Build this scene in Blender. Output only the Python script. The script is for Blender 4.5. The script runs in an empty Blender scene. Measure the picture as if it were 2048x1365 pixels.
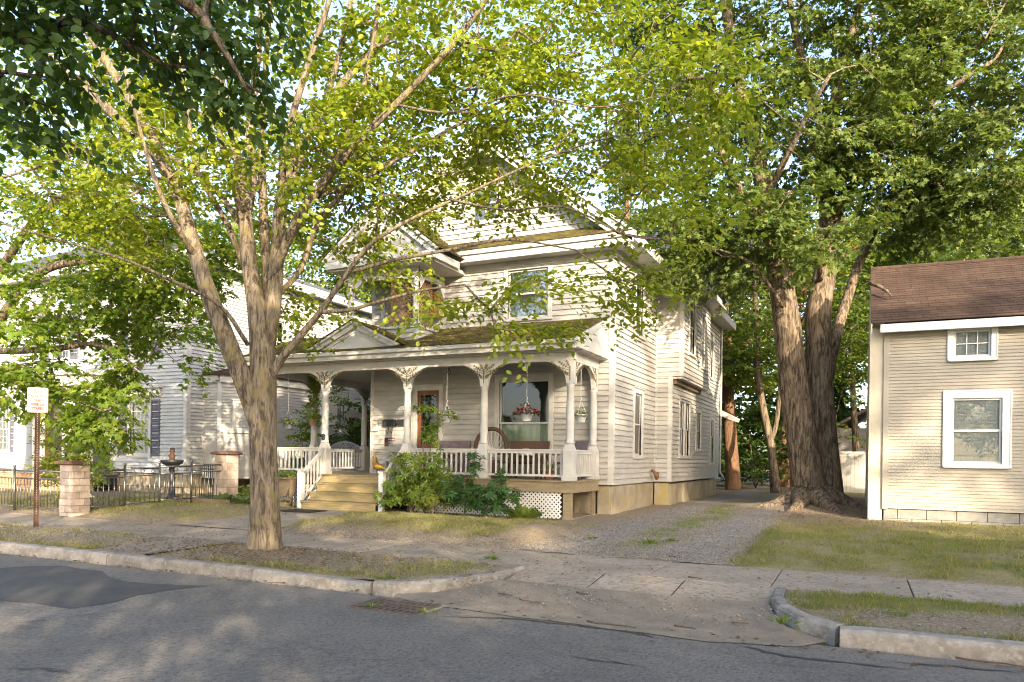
import bpy, math, random
import numpy as np
from mathutils import Vector, Matrix

# ------------------------------------------------------------------ camera, sky, sun, exposure
sc = bpy.context.scene
col = sc.collection
YAW, ROLL, FPX = math.radians(25.3), math.radians(0.80), 1475.0
CAMP = Vector((0, 0, 1.65))
cd = bpy.data.cameras.new('camera'); cam = bpy.data.objects.new('camera', cd); col.objects.link(cam)
cd.sensor_width = 36.0; cd.lens = 36.0 * FPX / 2048.0
cd.shift_y = 233.5 / 2048.0; cd.clip_start = 0.05; cd.clip_end = 2000
cam.matrix_world = Matrix.Translation(CAMP) @ Matrix.Rotation(YAW, 4, 'Z') @ Matrix.Rotation(math.pi/2, 4, 'X') @ Matrix.Rotation(ROLL, 4, 'Z')
sc.camera = cam
LDIR = Vector((-1.83, 1.80, -0.78)).normalized()          # the way the light travels
world = bpy.data.worlds.new('World'); sc.world = world; world.use_nodes = True
wn = world.node_tree
sky = wn.nodes.new('ShaderNodeTexSky'); sky.sky_type = 'NISHITA'; sky.sun_disc = False
sky.sun_elevation = math.asin(-LDIR.z); sky.sun_rotation = math.atan2(-LDIR.x, -LDIR.y)
sky.air_density = 0.8; sky.dust_density = 2.4; sky.ozone_density = 0.6
wn.links.new(sky.outputs[0], wn.nodes['Background'].inputs[0])
wn.nodes['Background'].inputs[1].default_value = 0.15
sl = bpy.data.lights.new('sun', 'SUN'); sun = bpy.data.objects.new('sun', sl); col.objects.link(sun)
sl.energy = 3.0; sl.angle = math.radians(0.53); sl.color = (1.0, 0.84, 0.62)
sun.rotation_euler = LDIR.to_track_quat('-Z', 'Y').to_euler(); sun.location = (20, -20, 20)
sc.view_settings.view_transform = 'Standard'; sc.view_settings.look = 'None'
sc.view_settings.gamma = 1.0; sc.view_settings.use_curve_mapping = False
sc.view_settings.exposure = 2.4
sc.cycles.max_bounces = 6; sc.cycles.diffuse_bounces = 3; sc.cycles.glossy_bounces = 2
sc.cycles.transmission_bounces = 4; sc.cycles.transparent_max_bounces = 6
sc.cycles.use_denoising = True; sc.cycles.filter_width = 1.1
try: sc.cycles.denoising_prefilter = 'NONE'
except Exception: pass

FW = Vector((-math.sin(YAW), math.cos(YAW), 0)); RT = Vector((math.cos(YAW), math.sin(YAW), 0)); UPV = Vector((0, 0, 1))
RR = RT*math.cos(ROLL) + UPV*math.sin(ROLL); UU = -RT*math.sin(ROLL) + UPV*math.cos(ROLL)
def at(x, y, d):                       # point of the place seen at photo pixel x, y at distance d
    return CAMP + d*(FW + (x-1024)/FPX*RR + (916-y)/FPX*UU)
def lerp(a, b, t): return a + (b-a)*t
def ss(a, b, t):
    t = np.clip((np.asarray(t, float)-a)/(b-a), 0, 1); return t*t*(3-2*t)

# ------------------------------------------------------------------ materials
def _m(name):
    m = bpy.data.materials.new(name); m.use_nodes = True
    nt = m.node_tree; return m, nt, nt.nodes['Principled BSDF']
def N(nt, t, **kw):
    n = nt.nodes.new(t)
    for k, v in kw.items():
        if hasattr(n, k): setattr(n, k, v)
    return n
def pos(nt, stretch=(1, 1, 1)):
    g = N(nt, 'ShaderNodeNewGeometry'); mp = N(nt, 'ShaderNodeMapping'); mp.inputs['Scale'].default_value = stretch
    nt.links.new(g.outputs['Position'], mp.inputs['Vector']); return mp.outputs['Vector']
def noise(nt, vec, scale, detail=4, rough=.6, dist=0):
    n = N(nt, 'ShaderNodeTexNoise'); n.inputs['Scale'].default_value = scale; n.inputs['Detail'].default_value = detail
    n.inputs['Roughness'].default_value = rough; n.inputs['Distortion'].default_value = dist
    nt.links.new(vec, n.inputs['Vector']); return n.outputs['Fac']
def ramp(nt, fac, stops):
    r = N(nt, 'ShaderNodeValToRGB'); el = r.color_ramp.elements
    while len(el) < len(stops): el.new(0.5)
    for e, (p, c) in zip(el, stops):
        e.position = p; e.color = (c, c, c, 1) if not hasattr(c, '__len__') else (*c, 1)
    nt.links.new(fac, r.inputs[0]); return r.outputs[0]
def mix(nt, a, b, fac, mode='MIX'):
    n = N(nt, 'ShaderNodeMix'); n.data_type = 'RGBA'; n.blend_type = mode
    for s, v in ((n.inputs[0], fac), (n.inputs[6], a), (n.inputs[7], b)):
        if hasattr(v, 'links') or isinstance(v, bpy.types.NodeSocket): nt.links.new(v, s)
        elif hasattr(v, '__len__'): s.default_value = (*v, 1)
        else: s.default_value = v
    return n.outputs[2]
def bump(nt, bsdf, h, strength=.3, dist=.02):
    b = N(nt, 'ShaderNodeBump'); b.inputs['Strength'].default_value = strength; b.inputs['Distance'].default_value = dist
    nt.links.new(h, b.inputs['Height']); nt.links.new(b.outputs[0], bsdf.inputs['Normal'])
def objrand(nt, lo, hi):
    o = N(nt, 'ShaderNodeObjectInfo'); mr = N(nt, 'ShaderNodeMapRange')
    mr.inputs[3].default_value = lo; mr.inputs[4].default_value = hi
    nt.links.new(o.outputs['Random'], mr.inputs[0]); return mr.outputs[0]
def M(name, c1, c2=None, scale=4, rough=.7, bstr=0, bscale=60, stretch=(1, 1, 1), rand=0, metal=0, spec=.3, lo=.35, hi=.65, c3=None, scale3=20, lo3=.55, hi3=.75):
    m, nt, b = _m(name); v = pos(nt, stretch)
    c = None
    if c2 is not None: c = mix(nt, c1, c2, ramp(nt, noise(nt, v, scale), [(lo, 0), (hi, 1)]))
    if c3 is not None: c = mix(nt, c if c is not None else c1, c3, ramp(nt, noise(nt, v, scale3, 6), [(lo3, 0), (hi3, 1)]))
    if rand:
        c = mix(nt, c if c is not None else c1, (1, 1, 1), 0.0) if c is None else c
        mm = N(nt, 'ShaderNodeMix'); mm.data_type = 'RGBA'; mm.blend_type = 'MULTIPLY'; mm.inputs[0].default_value = 1
        cc = N(nt, 'ShaderNodeCombineColor'); r = objrand(nt, 1-rand, 1+rand*.3)
        for i in range(3): nt.links.new(r, cc.inputs[i])
        nt.links.new(c, mm.inputs[6]); nt.links.new(cc.outputs[0], mm.inputs[7]); c = mm.outputs[2]
    if c is None: b.inputs['Base Color'].default_value = (*c1, 1)
    else: nt.links.new(c, b.inputs['Base Color'])
    b.inputs['Roughness'].default_value = rough; b.inputs['Metallic'].default_value = metal
    b.inputs['Specular IOR Level'].default_value = spec
    if bstr: bump(nt, b, noise(nt, v, bscale, 5, .65), bstr, .01)
    return m
def leaf_mat(name, ca, cb, trans=.45, rough=.5, cc=None, spec=.35):
    m, nt, b = _m(name); g = N(nt, 'ShaderNodeNewGeometry')
    stops = [(0, ca), (1, cb)] if cc is None else [(0, ca), (.75, cb), (1, cc)]
    c = ramp(nt, g.outputs['Random Per Island'], stops)
    nt.links.new(c, b.inputs['Base Color']); b.inputs['Roughness'].default_value = rough
    b.inputs['Specular IOR Level'].default_value = spec
    t = N(nt, 'ShaderNodeBsdfTranslucent'); tc = mix(nt, c, (1.5, 1.5, .55), 1.0, 'MULTIPLY'); nt.links.new(tc, t.inputs[0])
    mx = N(nt, 'ShaderNodeMixShader'); mx.inputs[0].default_value = trans
    nt.links.new(b.outputs[0], mx.inputs[1]); nt.links.new(t.outputs[0], mx.inputs[2])
    nt.links.new(mx.outputs[0], nt.nodes['Material Output'].inputs['Surface']); return m
def bark_mat(name, ca, cb, moss=None, rs=26, mlo=.55):
    m, nt, b = _m(name); v = pos(nt, (1, 1, .17)); f = noise(nt, v, rs, 7, .72, .5)
    c = mix(nt, ca, cb, ramp(nt, f, [(.42, 1), (.58, 0)]))
    c = mix(nt, c, tuple(x*.55 for x in ca), ramp(nt, noise(nt, pos(nt), 2.2, 4), [(.5, 0), (.75, .8)]))
    if moss: c = mix(nt, c, moss, ramp(nt, noise(nt, pos(nt), 5, 5), [(mlo, 0), (mlo+.16, .75)]))
    nt.links.new(c, b.inputs['Base Color']); b.inputs['Roughness'].default_value = .9; b.inputs['Specular IOR Level'].default_value = .15
    bump(nt, b, f, 1.0, .07); return m
def glass_mat(name, tint=(.9, .95, .95), refl=.14, grough=.02):
    m, nt, b = _m(name)
    tr = N(nt, 'ShaderNodeBsdfTransparent'); tr.inputs[0].default_value = (*tint, 1)
    gl = N(nt, 'ShaderNodeBsdfGlossy'); gl.inputs['Roughness'].default_value = grough
    lw = N(nt, 'ShaderNodeLayerWeight'); lw.inputs[0].default_value = .35
    mr = N(nt, 'ShaderNodeMapRange'); mr.inputs[3].default_value = refl; mr.inputs[4].default_value = 1
    nt.links.new(lw.outputs['Fresnel'], mr.inputs[0])
    bm = N(nt, 'ShaderNodeBump'); bm.inputs['Strength'].default_value = .08; bm.inputs['Distance'].default_value = .02
    nt.links.new(noise(nt, pos(nt), 3, 2), bm.inputs['Height']); nt.links.new(bm.outputs[0], gl.inputs['Normal'])
    mx = N(nt, 'ShaderNodeMixShader'); nt.links.new(mr.outputs[0], mx.inputs[0])
    nt.links.new(tr.outputs[0], mx.inputs[1]); nt.links.new(gl.outputs[0], mx.inputs[2])
    nt.links.new(mx.outputs[0], nt.nodes['Material Output'].inputs['Surface']); return m
def attr_ground(name, dirt, dirt2, grass, grass2, attr='grass', bscale=40):
    m, nt, b = _m(name); v = pos(nt)
    a = N(nt, 'ShaderNodeAttribute'); a.attribute_name = attr
    n1 = noise(nt, v, 1.3, 6, .7); n2 = noise(nt, v, 24, 8, .9)
    dc = mix(nt, dirt, dirt2, ramp(nt, n2, [(.44, 0), (.56, 1)])); gc = mix(nt, grass, grass2, ramp(nt, n1, [(.38, 0), (.62, 1)]))
    gc = mix(nt, gc, tuple(x*.5 for x in grass), ramp(nt, n2, [(.5, 0), (.7, .7)]))
    ad = N(nt, 'ShaderNodeMath', operation='ADD'); nt.links.new(a.outputs['Fac'], ad.inputs[0])
    sb = N(nt, 'ShaderNodeMath', operation='SUBTRACT'); nt.links.new(n2, sb.inputs[0]); sb.inputs[1].default_value = .5
    nt.links.new(sb.outputs[0], ad.inputs[1])
    c = mix(nt, dc, gc, ramp(nt, ad.outputs[0], [(.3, 0), (.6, 1)]))
    nt.links.new(c, b.inputs['Base Color']); b.inputs['Roughness'].default_value = .95; b.inputs['Specular IOR Level'].default_value = .1
    bump(nt, b, n2, .8, .03); return m
def shingle_mat(name, ca, cb, moss=None, uscale=(3.2, 7)):
    m, nt, b = _m(name); g = N(nt, 'ShaderNodeNewGeometry'); sp = N(nt, 'ShaderNodeSeparateXYZ'); nt.links.new(g.outputs['Position'], sp.inputs[0])
    cb_ = N(nt, 'ShaderNodeCombineXYZ'); ad = N(nt, 'ShaderNodeMath', operation='ADD')
    nt.links.new(sp.outputs[0], ad.inputs[0]); nt.links.new(sp.outputs[1], ad.inputs[1])
    nt.links.new(sp.outputs[0], cb_.inputs[0]); nt.links.new(sp.outputs[2], cb_.inputs[1])
    br = N(nt, 'ShaderNodeTexBrick'); br.inputs['Scale'].default_value = 1; br.inputs['Mortar Size'].default_value = .006
    br.inputs['Brick Width'].default_value = 1/uscale[0]; br.inputs['Row Height'].default_value = 1/uscale[1]
    br.inputs['Color1'].default_value = (*ca, 1); br.inputs['Color2'].default_value = (*cb, 1); br.inputs['Mortar'].default_value = (*[x*.4 for x in ca], 1)
    nt.links.new(cb_.outputs[0], br.inputs['Vector'])
    c = mix(nt, br.outputs[0], tuple(x*1.7 for x in ca), ramp(nt, noise(nt, pos(nt), 30, 5), [(.5, 0), (.8, .6)]))
    c = mix(nt, c, tuple(x*.6 for x in ca), ramp(nt, noise(nt, pos(nt), 1.2, 4), [(.45, 0), (.7, .7)]))
    if moss:
        c = mix(nt, c, moss, ramp(nt, noise(nt, pos(nt, (1, 1.6, 1.6)), 3.2, 7, .7), [(.44, 0), (.60, .95)]))
        c = mix(nt, c, (.20, .16, .03), ramp(nt, noise(nt, pos(nt), 7, 5), [(.55, 0), (.72, .7)]))
    nt.links.new(c, b.inputs['Base Color']); b.inputs['Roughness'].default_value = .95; b.inputs['Specular IOR Level'].default_value = .1
    bump(nt, b, noise(nt, pos(nt), 45, 5), .6, .02); return m

WHITE = M('white_paint', (.46, .445, .42), (.385, .37, .34), 3, .55, .08, 90, spec=.3, c3=(.33, .30, .25), scale3=9, lo3=.62, hi3=.85)
WHITE2 = M('white_vinyl', (.60, .60, .59), (.53, .53, .515), 2, .45, 0)
SIDING = M('cream_clapboard', (.38, .365, .34), (.32, .305, .275), 2.5, .6, .1, 50, stretch=(1, 1, 3), rand=.10, c3=(.29, .26, .21), scale3=6, lo3=.6, hi3=.9)
SIDING_L = M('pale_clapboard', (.40, .40, .395), (.34, .34, .33), 2.5, .6, .08, 50, c3=(.34, .33, .31), scale3=6, lo3=.62, hi3=.9)
TAN = M('tan_clapboard', (.32, .29, .23), (.285, .255, .205), 1.6, .6, .06, 60, c3=(.25, .225, .18), scale3=5, lo3=.62, hi3=.9)
CORE = M('wall_core', (.10, .09, .08))
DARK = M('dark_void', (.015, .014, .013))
DECK = M('weathered_deck_wood', (.26, .205, .125), (.18, .14, .085), 3, .75, .3, 30, stretch=(1, 6, 6), c3=(.19, .175, .075), scale3=5)
STEPW = M('mossy_step_wood', (.31, .235, .12), (.22, .17, .085), 5, .75, .3, 30, stretch=(.5, 5, 5), rand=.15, c3=(.17, .17, .06), scale3=4, lo3=.50, hi3=.72)
TIMBER = M('old_timber', (.19, .14, .09), (.12, .09, .06), 5, .9, .4, 30, stretch=(.6, 4, 4))
STONE = M('foundation_stone', (.34, .29, .21), (.24, .20, .14), 2.2, .9, .6, 14, rand=.25, c3=(.30, .24, .09), scale3=2.5, lo3=.52, hi3=.7)
BLOCK = M('concrete_block', (.26, .25, .22), (.20, .19, .165), 6, .9, .5, 70, rand=.15, c3=(.20, .20, .08), scale3=3)
CONC = M('concrete', (.32, .265, .205), (.235, .19, .145), 1.6, .9, .9, 30, rand=.16, c3=(.16, .125, .088), scale3=14, lo3=.47, hi3=.72)
KERB = M('kerb_concrete', (.27, .245, .21), (.165, .145, .12), 5, .9, 1.0, 30, rand=.22, c3=(.33, .31, .28), scale3=16, lo3=.52, hi3=.74)
MOSSROOF = shingle_mat('mossy_shingle', (.10, .075, .05), (.075, .055, .04), moss=(.14, .13, .024))
BROWNROOF = shingle_mat('brown_shingle', (.085, .056, .043), (.058, .040, .033), uscale=(3.2, 9))
GREYROOF = shingle_mat('grey_shingle', (.12, .13, .16), (.09, .10, .13))
BARK = bark_mat('street_tree_bark', (.255, .205, .15), (.065, .050, .036), (.23, .185, .075), 17, .5)
BARK2 = bark_mat('maple_bark', (.235, .18, .125), (.050, .038, .028), (.14, .115, .06), 14, .6)
BARK3 = bark_mat('red_bark', (.23, .13, .075), (.11, .065, .04))
L_STREET = leaf_mat('street_tree_leaf', (.12, .17, .016), (.215, .25, .022), .48, .5, (.30, .315, .030))
L_MAPLE = leaf_mat('maple_leaf', (.062, .105, .026), (.120, .155, .040), .38, .55, (.15, .175, .045), .2)
L_YARD = leaf_mat('yard_maple_leaf', (.085, .15, .018), (.15, .21, .024), .48, .45, (.22, .25, .03))
L_BACK = leaf_mat('background_leaf', (.075, .125, .018), (.135, .18, .025), .44, .5, (.20, .215, .03))
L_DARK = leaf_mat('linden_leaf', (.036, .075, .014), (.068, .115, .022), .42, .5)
L_RHODO = leaf_mat('rhododendron_leaf', (.11, .18, .03), (.185, .25, .04), .34, .35, (.25, .30, .06))
L_BUSH = leaf_mat('yellow_bush_leaf', (.14, .18, .02), (.22, .25, .026), .45, .5)
L_CONIFER = leaf_mat('conifer_needle', (.045, .065, .028), (.085, .10, .045), .2, .6)
GRASSM = leaf_mat('grass_blade', (.12, .135, .035), (.22, .19, .085), .3, .7, (.32, .26, .14))
GREENG = leaf_mat('green_blade', (.095, .15, .025), (.16, .20, .035), .35, .6)
HOSTA = leaf_mat('hosta_leaf', (.09, .14, .045), (.17, .21, .11), .3, .4)
LITTER = leaf_mat('dead_leaf', (.10, .06, .03), (.18, .11, .05), .2, .8)
REDFL = leaf_mat('red_flower', (.28, .02, .015), (.40, .06, .03), .3, .6)
GLASS = glass_mat('window_glass', refl=.03); GLASS2 = glass_mat('bright_window_glass', refl=.34)
BLACK = M('black_iron', (.018, .018, .020), rough=.45, spec=.5)
STEEL = M('polished_steel', (.27, .255, .24), (.17, .16, .15), 8, .3, metal=.85, spec=.5)
RUST = M('rusty_steel', (.085, .042, .028), (.05, .028, .02), 12, .8, .3, 40, metal=.2)
IRON = M('rusty_grate_iron', (.12, .085, .062), (.075, .056, .045), 14, .85, .3, 60)
TILE = M('pink_stone_tile', (.42, .345, .29), (.32, .25, .205), 5, .7, .4, 40, rand=.25, c3=(.47, .42, .37), scale3=8)
CAPM = M('red_stone_cap', (.18, .085, .06), (.13, .065, .05), 6, .7, .3, 40)
GROUT = M('grout', (.22, .15, .115), rough=.9)
SIGNW = M('sign_white', (.42, .42, .39), (.34, .335, .30), 7, .5)
SIGNR = M('sign_red', (.45, .055, .04), rough=.5)
LATTB = M('orange_brown_lattice', (.22, .12, .065), (.15, .08, .045), 6, .7)
DOORW = M('stained_door_wood', (.22, .075, .03), (.14, .05, .022), 5, .45, stretch=(5, 5, .6))
CURT = M('green_lace_curtain', (.36, .40, .30), (.25, .30, .22), 5, .9, stretch=(9, 9, .6))
CURTW = M('white_curtain', (.62, .61, .57), (.48, .47, .44), 5, .9, stretch=(9, 9, .5))
CURTD = M('dim_curtain', (.20, .19, .17), (.12, .11, .10), 5, .9, stretch=(9, 9, .5))
SHUT = M('grey_shutter', (.105, .105, .125), (.08, .08, .10), 4, .6)
WICKER = M('brown_wicker', (.10, .055, .035), (.055, .032, .024), 60, .8, .6, 120)
CUSHG = M('grey_cushion', (.30, .27, .26), (.23, .20, .20), 8, .9)
PURPLE = M('mauve_fabric', (.15, .12, .14), (.11, .085, .10), 8, .9)
POTG = M('grey_pot', (.16, .16, .17), rough=.7); POTB = M('mauve_pot', (.22, .15, .13), rough=.7)
YELLOW = M('yellow_metal', (.40, .26, .045), (.24, .14, .03), 14, .45, metal=.3)
OLIVE = M('olive_painted_metal', (.16, .13, .06), (.10, .085, .045), 20, .5, metal=.3)
BRICKO = M('pink_porch_brick', (.44, .27, .15), (.34, .20, .11), 7, .9, .4, 30, c3=(.24, .15, .09), scale3=3)
GARAGE = M('old_grey_boards', (.30, .29, .28), (.22, .21, .21), 4, .85, stretch=(1, 1, 6))
CREAM = M('cream_boards', (.50, .45, .34), (.42, .37, .28), 3, .8)
METROOF = M('rusty_metal_roof', (.20, .145, .125), (.13, .10, .10), 3, .6, stretch=(4, 1, 1))
WOODF = M('grey_picket_wood', (.33, .28, .20), (.25, .21, .15), 4, .9, stretch=(3, 3, .5), rand=.2)
MAT = M('dark_rubber_mat', (.03, .024, .02), (.05, .04, .03), 40, .95, .8, 80)
TERRA = M('terracotta', (.33, .14, .07), rough=.8)
TEAL = M('teal_pot', (.05, .12, .12), rough=.5)
AMBER = M('amber_glass_lamp', (.45, .22, .05), rough=.35)
BULB = M('white_bulb', (.75, .74, .70), rough=.3)
COPPER = M('rusty_pipe', (.20, .10, .05), (.11, .06, .035), 10, .7)
SOIL = M('dark_soil', (.07, .05, .035), (.12, .085, .055), 20, .95, .8, 40)
TWIG = M('dead_twig', (.11, .075, .05), (.07, .05, .035), 20, .9)

# ------------------------------------------------------------------ object helpers
WLOC = {}
def _link(o, parent, wloc=Vector((0, 0, 0))):
    col.objects.link(o); WLOC[o.name] = Vector(wloc)
    if parent is not None:
        o.parent = parent; o.location = Vector(wloc) - WLOC[parent.name]
    else: o.location = wloc
    return o
def tag(o, label=None, cat=None, group=None, kind=None):
    if label: o['label'] = label
    if cat: o['category'] = cat
    if group: o['group'] = group
    if kind: o['kind'] = kind
    return o
def thing(name, loc, label, cat, group=None):
    o = bpy.data.objects.new(name, None); o.empty_display_size = .2
    _link(o, None, loc); return tag(o, label, cat, group)
def part(name, mesh, parent, loc, scale=(1, 1, 1), rotz=0):
    o = bpy.data.objects.new(name, mesh); _link(o, parent, loc); o.scale = scale; o.rotation_euler = (0, 0, rotz); return o

class MB:
    def __init__(s): s.v = []; s.f = []
    def add(s, vs, fs):
        b = len(s.v); s.v += [tuple(p) for p in vs]; s.f += [tuple(b+i for i in f) for f in fs]; return s
    def box(s, x0, x1, y0, y1, z0, z1, T=None):
        p = [(x0, y0, z0), (x1, y0, z0), (x1, y1, z0), (x0, y1, z0), (x0, y0, z1), (x1, y0, z1), (x1, y1, z1), (x0, y1, z1)]
        f = [(0, 3, 2, 1), (4, 5, 6, 7), (0, 1, 5, 4), (1, 2, 6, 5), (2, 3, 7, 6), (3, 0, 4, 7)]
        if T: p = [T(*q) for q in p]; f = [g[::-1] for g in f]
        return s.add(p, f)
    def prism(s, poly, o0, o1, T):     # polygon in (a, z), from out=o0 to out=o1
        n = len(poly); p = [T(a, o0, z) for a, z in poly] + [T(a, o1, z) for a, z in poly]
        f = [tuple(range(n)), tuple(range(2*n-1, n-1, -1))] + [(i, i+n, (i+1) % n + n, (i+1) % n) for i in range(n)]
        return s.add(p, f)
    def tube(s, pts, rad, n=8, cap=True, lump=0, rng=None):
        pts = [Vector(p) for p in pts]; m = len(pts)
        if not hasattr(rad, '__len__'): rad = [rad]*m
        b = len(s.v); prev = None
        for i, p in enumerate(pts):
            t = (pts[min(i+1, m-1)]-pts[max(i-1, 0)]).normalized()
            if prev is None:
                u = t.orthogonal().normalized()
                if abs(t.z) > .7: u = (Vector((1, 0, 0)) - t*t.x).normalized()
            else: u = (prev - t*prev.dot(t)).normalized()
            prev = u; w = t.cross(u)
            for k in range(n):
                a = 2*math.pi*k/n; r = rad[i]
                if lump: r *= 1+lump*(math.sin(3*a+p.z*1.1)*.5+math.sin(5*a-p.z*.7+1)*.35+math.sin(2*a+p.z*2.3)*.3)
                s.v.append(tuple(p + u*(math.cos(a)*r) + w*(math.sin(a)*r)))
        for i in range(m-1):
            for k in range(n):
                k2 = (k+1) % n; s.f.append((b+i*n+k, b+i*n+k2, b+(i+1)*n+k2, b+(i+1)*n+k))
        if cap: s.f.append(tuple(b+k for k in range(n))[::-1]); s.f.append(tuple(b+(m-1)*n+k for k in range(n)))
        return s
    def lathe(s, prof, c, n=16):       # prof: (r, z)
        c = Vector(c); b = len(s.v)
        for r, z in prof:
            for k in range(n): a = 2*math.pi*k/n; s.v.append((c.x+r*math.cos(a), c.y+r*math.sin(a), c.z+z))
        m = len(prof)
        for i in range(m-1):
            for k in range(n): k2 = (k+1) % n; s.f.append((b+i*n+k, b+i*n+k2, b+(i+1)*n+k2, b+(i+1)*n+k))
        s.f.append(tuple(b+k for k in range(n))[::-1]); s.f.append(tuple(b+(m-1)*n+k for k in range(n))); return s
    def build(s, name, mat, parent=None, smooth=False, bevel=0, kind=None):
        me = bpy.data.meshes.new(name); me.from_pydata(s.v, [], s.f); me.materials.append(mat)
        if smooth: me.polygons.foreach_set('use_smooth', [True]*len(me.polygons))
        o = bpy.data.objects.new(name, me); _link(o, parent)
        if bevel:
            md = o.modifiers.new('bevel', 'BEVEL'); md.width = bevel; md.segments = 2; md.limit_method = 'ANGLE'
        if kind: o['kind'] = kind
        return o
def np_mesh(name, V, F, mat, parent=None, kind=None, smooth=False, attr=None):
    V = np.asarray(V, np.float32); F = np.asarray(F, np.int32); k = F.shape[1]
    me = bpy.data.meshes.new(name); me.vertices.add(len(V)); me.vertices.foreach_set('co', V.ravel())
    me.loops.add(F.size); me.loops.foreach_set('vertex_index', F.ravel())
    me.polygons.add(len(F)); me.polygons.foreach_set('loop_start', np.arange(0, F.size, k, dtype=np.int32))
    try: me.polygons.foreach_set('loop_total', np.full(len(F), k, np.int32))
    except Exception: pass
    if attr is not None:
        a = me.attributes.new(attr[0], 'FLOAT', 'POINT'); a.data.foreach_set('value', np.asarray(attr[1], np.float32))
    me.update(calc_edges=True); me.validate(); me.materials.append(mat)
    if smooth: me.polygons.foreach_set('use_smooth', [True]*len(me.polygons))
    o = bpy.data.objects.new(name, me); _link(o, parent)
    if kind: o['kind'] = kind
    return o
_unit = {}
def unit_box(mat):
    k = ('box', mat.name)
    if k not in _unit:
        me = bpy.data.meshes.new('unit_box'); b = MB().box(0, 1, 0, 1, 0, 1); me.from_pydata(b.v, [], b.f); me.materials.append(mat); _unit[k] = me
    return _unit[k]
def unit_wedge(mat):                    # a clapboard: x 0..1, z 0..1, sticks out to -y
    k = ('wedge', mat.name)
    if k not in _unit:
        pr = [(0, 0), (-1, 0), (-1, .06), (-.12, 1), (0, 1)]; n = 5
        v = [(0, y, z) for y, z in pr] + [(1, y, z) for y, z in pr]
        f = [tuple(range(n))[::-1], tuple(range(n, 2*n))] + [(i, (i+1) % n, (i+1) % n+n, i+n) for i in range(n)]
        me = bpy.data.meshes.new('clapboard'); me.from_pydata(v, [], f); me.materials.append(mat); _unit[k] = me
    return _unit[k]
def bx(name, mat, parent, x0, x1, y0, y1, z0, z1):
    return part(name, unit_box(mat), parent, (x0, y0, z0), (x1-x0, y1-y0, z1-z0))
def TF(const):                          # wall that faces the street (-Y): a = X
    return lambda a, o, z: (a, const-o, z)
def TS(const):                          # wall that faces +X: a = Y
    return lambda a, o, z: (const+o, a, z)
def text_mesh(txt, size, ex=.002):
    c = bpy.data.curves.new('txt', 'FONT'); c.body = txt; c.size = size; c.align_x = 'CENTER'; c.extrude = ex; c.resolution_u = 3; c.offset = size*.03
    o = bpy.data.objects.new('txt', c); col.objects.link(o); bpy.context.view_layer.update()
    me = bpy.data.meshes.new_from_object(o.evaluated_get(bpy.context.evaluated_depsgraph_get()))
    bpy.data.objects.remove(o); return me

def gaps(a0, a1, ops, z):               # the wall strip minus its openings at height z
    segs = [(a0, a1)]
    for (p, q, y0, y1) in ops:
        if y0 < z < y1:
            out = []
            for s, e in segs:
                if q <= s or p >= e: out.append((s, e))
                else:
                    if p > s: out.append((s, p))
                    if q < e: out.append((q, e))
            segs = out
    return [s for s in segs if s[1]-s[0] > .03]
def clap_wall(parent, mat, kind, const, a0, a1, z0, z1, e, ops=(), clip=None, joined=None, th=.036, name='clapboard'):
    mb = MB(); T = TF(const) if kind == 'F' else TS(const); z = z0
    while z < z1-.02:
        zt = min(z+e, z1); zc = (z+zt)/2; lo, hi = a0, a1
        if clip:
            c = clip(zc)
            if c is None: break
            lo, hi = max(lo, c[0]), min(hi, c[1])
        if hi-lo > .05:
            for s, q in gaps(lo, hi, ops, zc):
                if joined:
                    mb.prism([(s, z), (q, z), (q, zt), (s, zt)], 0, .004, T)
                    p = [T(s, .004, zt), T(q, .004, zt), T(q, th, z), T(s, th, z), T(s, 0, z), T(q, 0, z)]
                    mb.add(p, [(0, 1, 2, 3), (3, 2, 5, 4)])
                else:
                    if kind == 'F': part(name, unit_wedge(mat), parent, (s, const, z), (q-s, th, zt-z))
                    else: part(name, unit_wedge(mat), parent, (const, s, z), (q-s, th, zt-z), math.pi/2)
        z += e
    if joined: mb.build(joined, mat, parent, kind='stuff')
def lattice(mb, T, a0, a1, z0, z1, sp, w, o0, th, mask=None):
    W, H = a1-a0, z1-z0
    for sgn, oo in ((1, o0), (-1, o0+th)):
        k = -H
        while k < W+H:
            pts = []                     # line a = k + sgn*... clipped to the rectangle
            if sgn == 1: f0, f1 = max(0, -k), min(H, W-k); A = lambda t: (a0+k+t, z0+t)
            else: f0, f1 = max(0, k-W), min(H, k); A = lambda t: (a0+k-t, z0+t)
            if mask: 
                while f1 > f0 and not mask(*A(f1)): f1 -= .02
            if f1-f0 > .03:
                p, q = A(f0), A(f1); dx = w/2*.7071; dz = -sgn*w/2*.7071
                mb.prism([(p[0]+dx, p[1]+dz), (q[0]+dx, q[1]+dz), (q[0]-dx, q[1]-dz), (p[0]-dx, p[1]-dz)], oo, oo+th, T)
            k += sp
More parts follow.
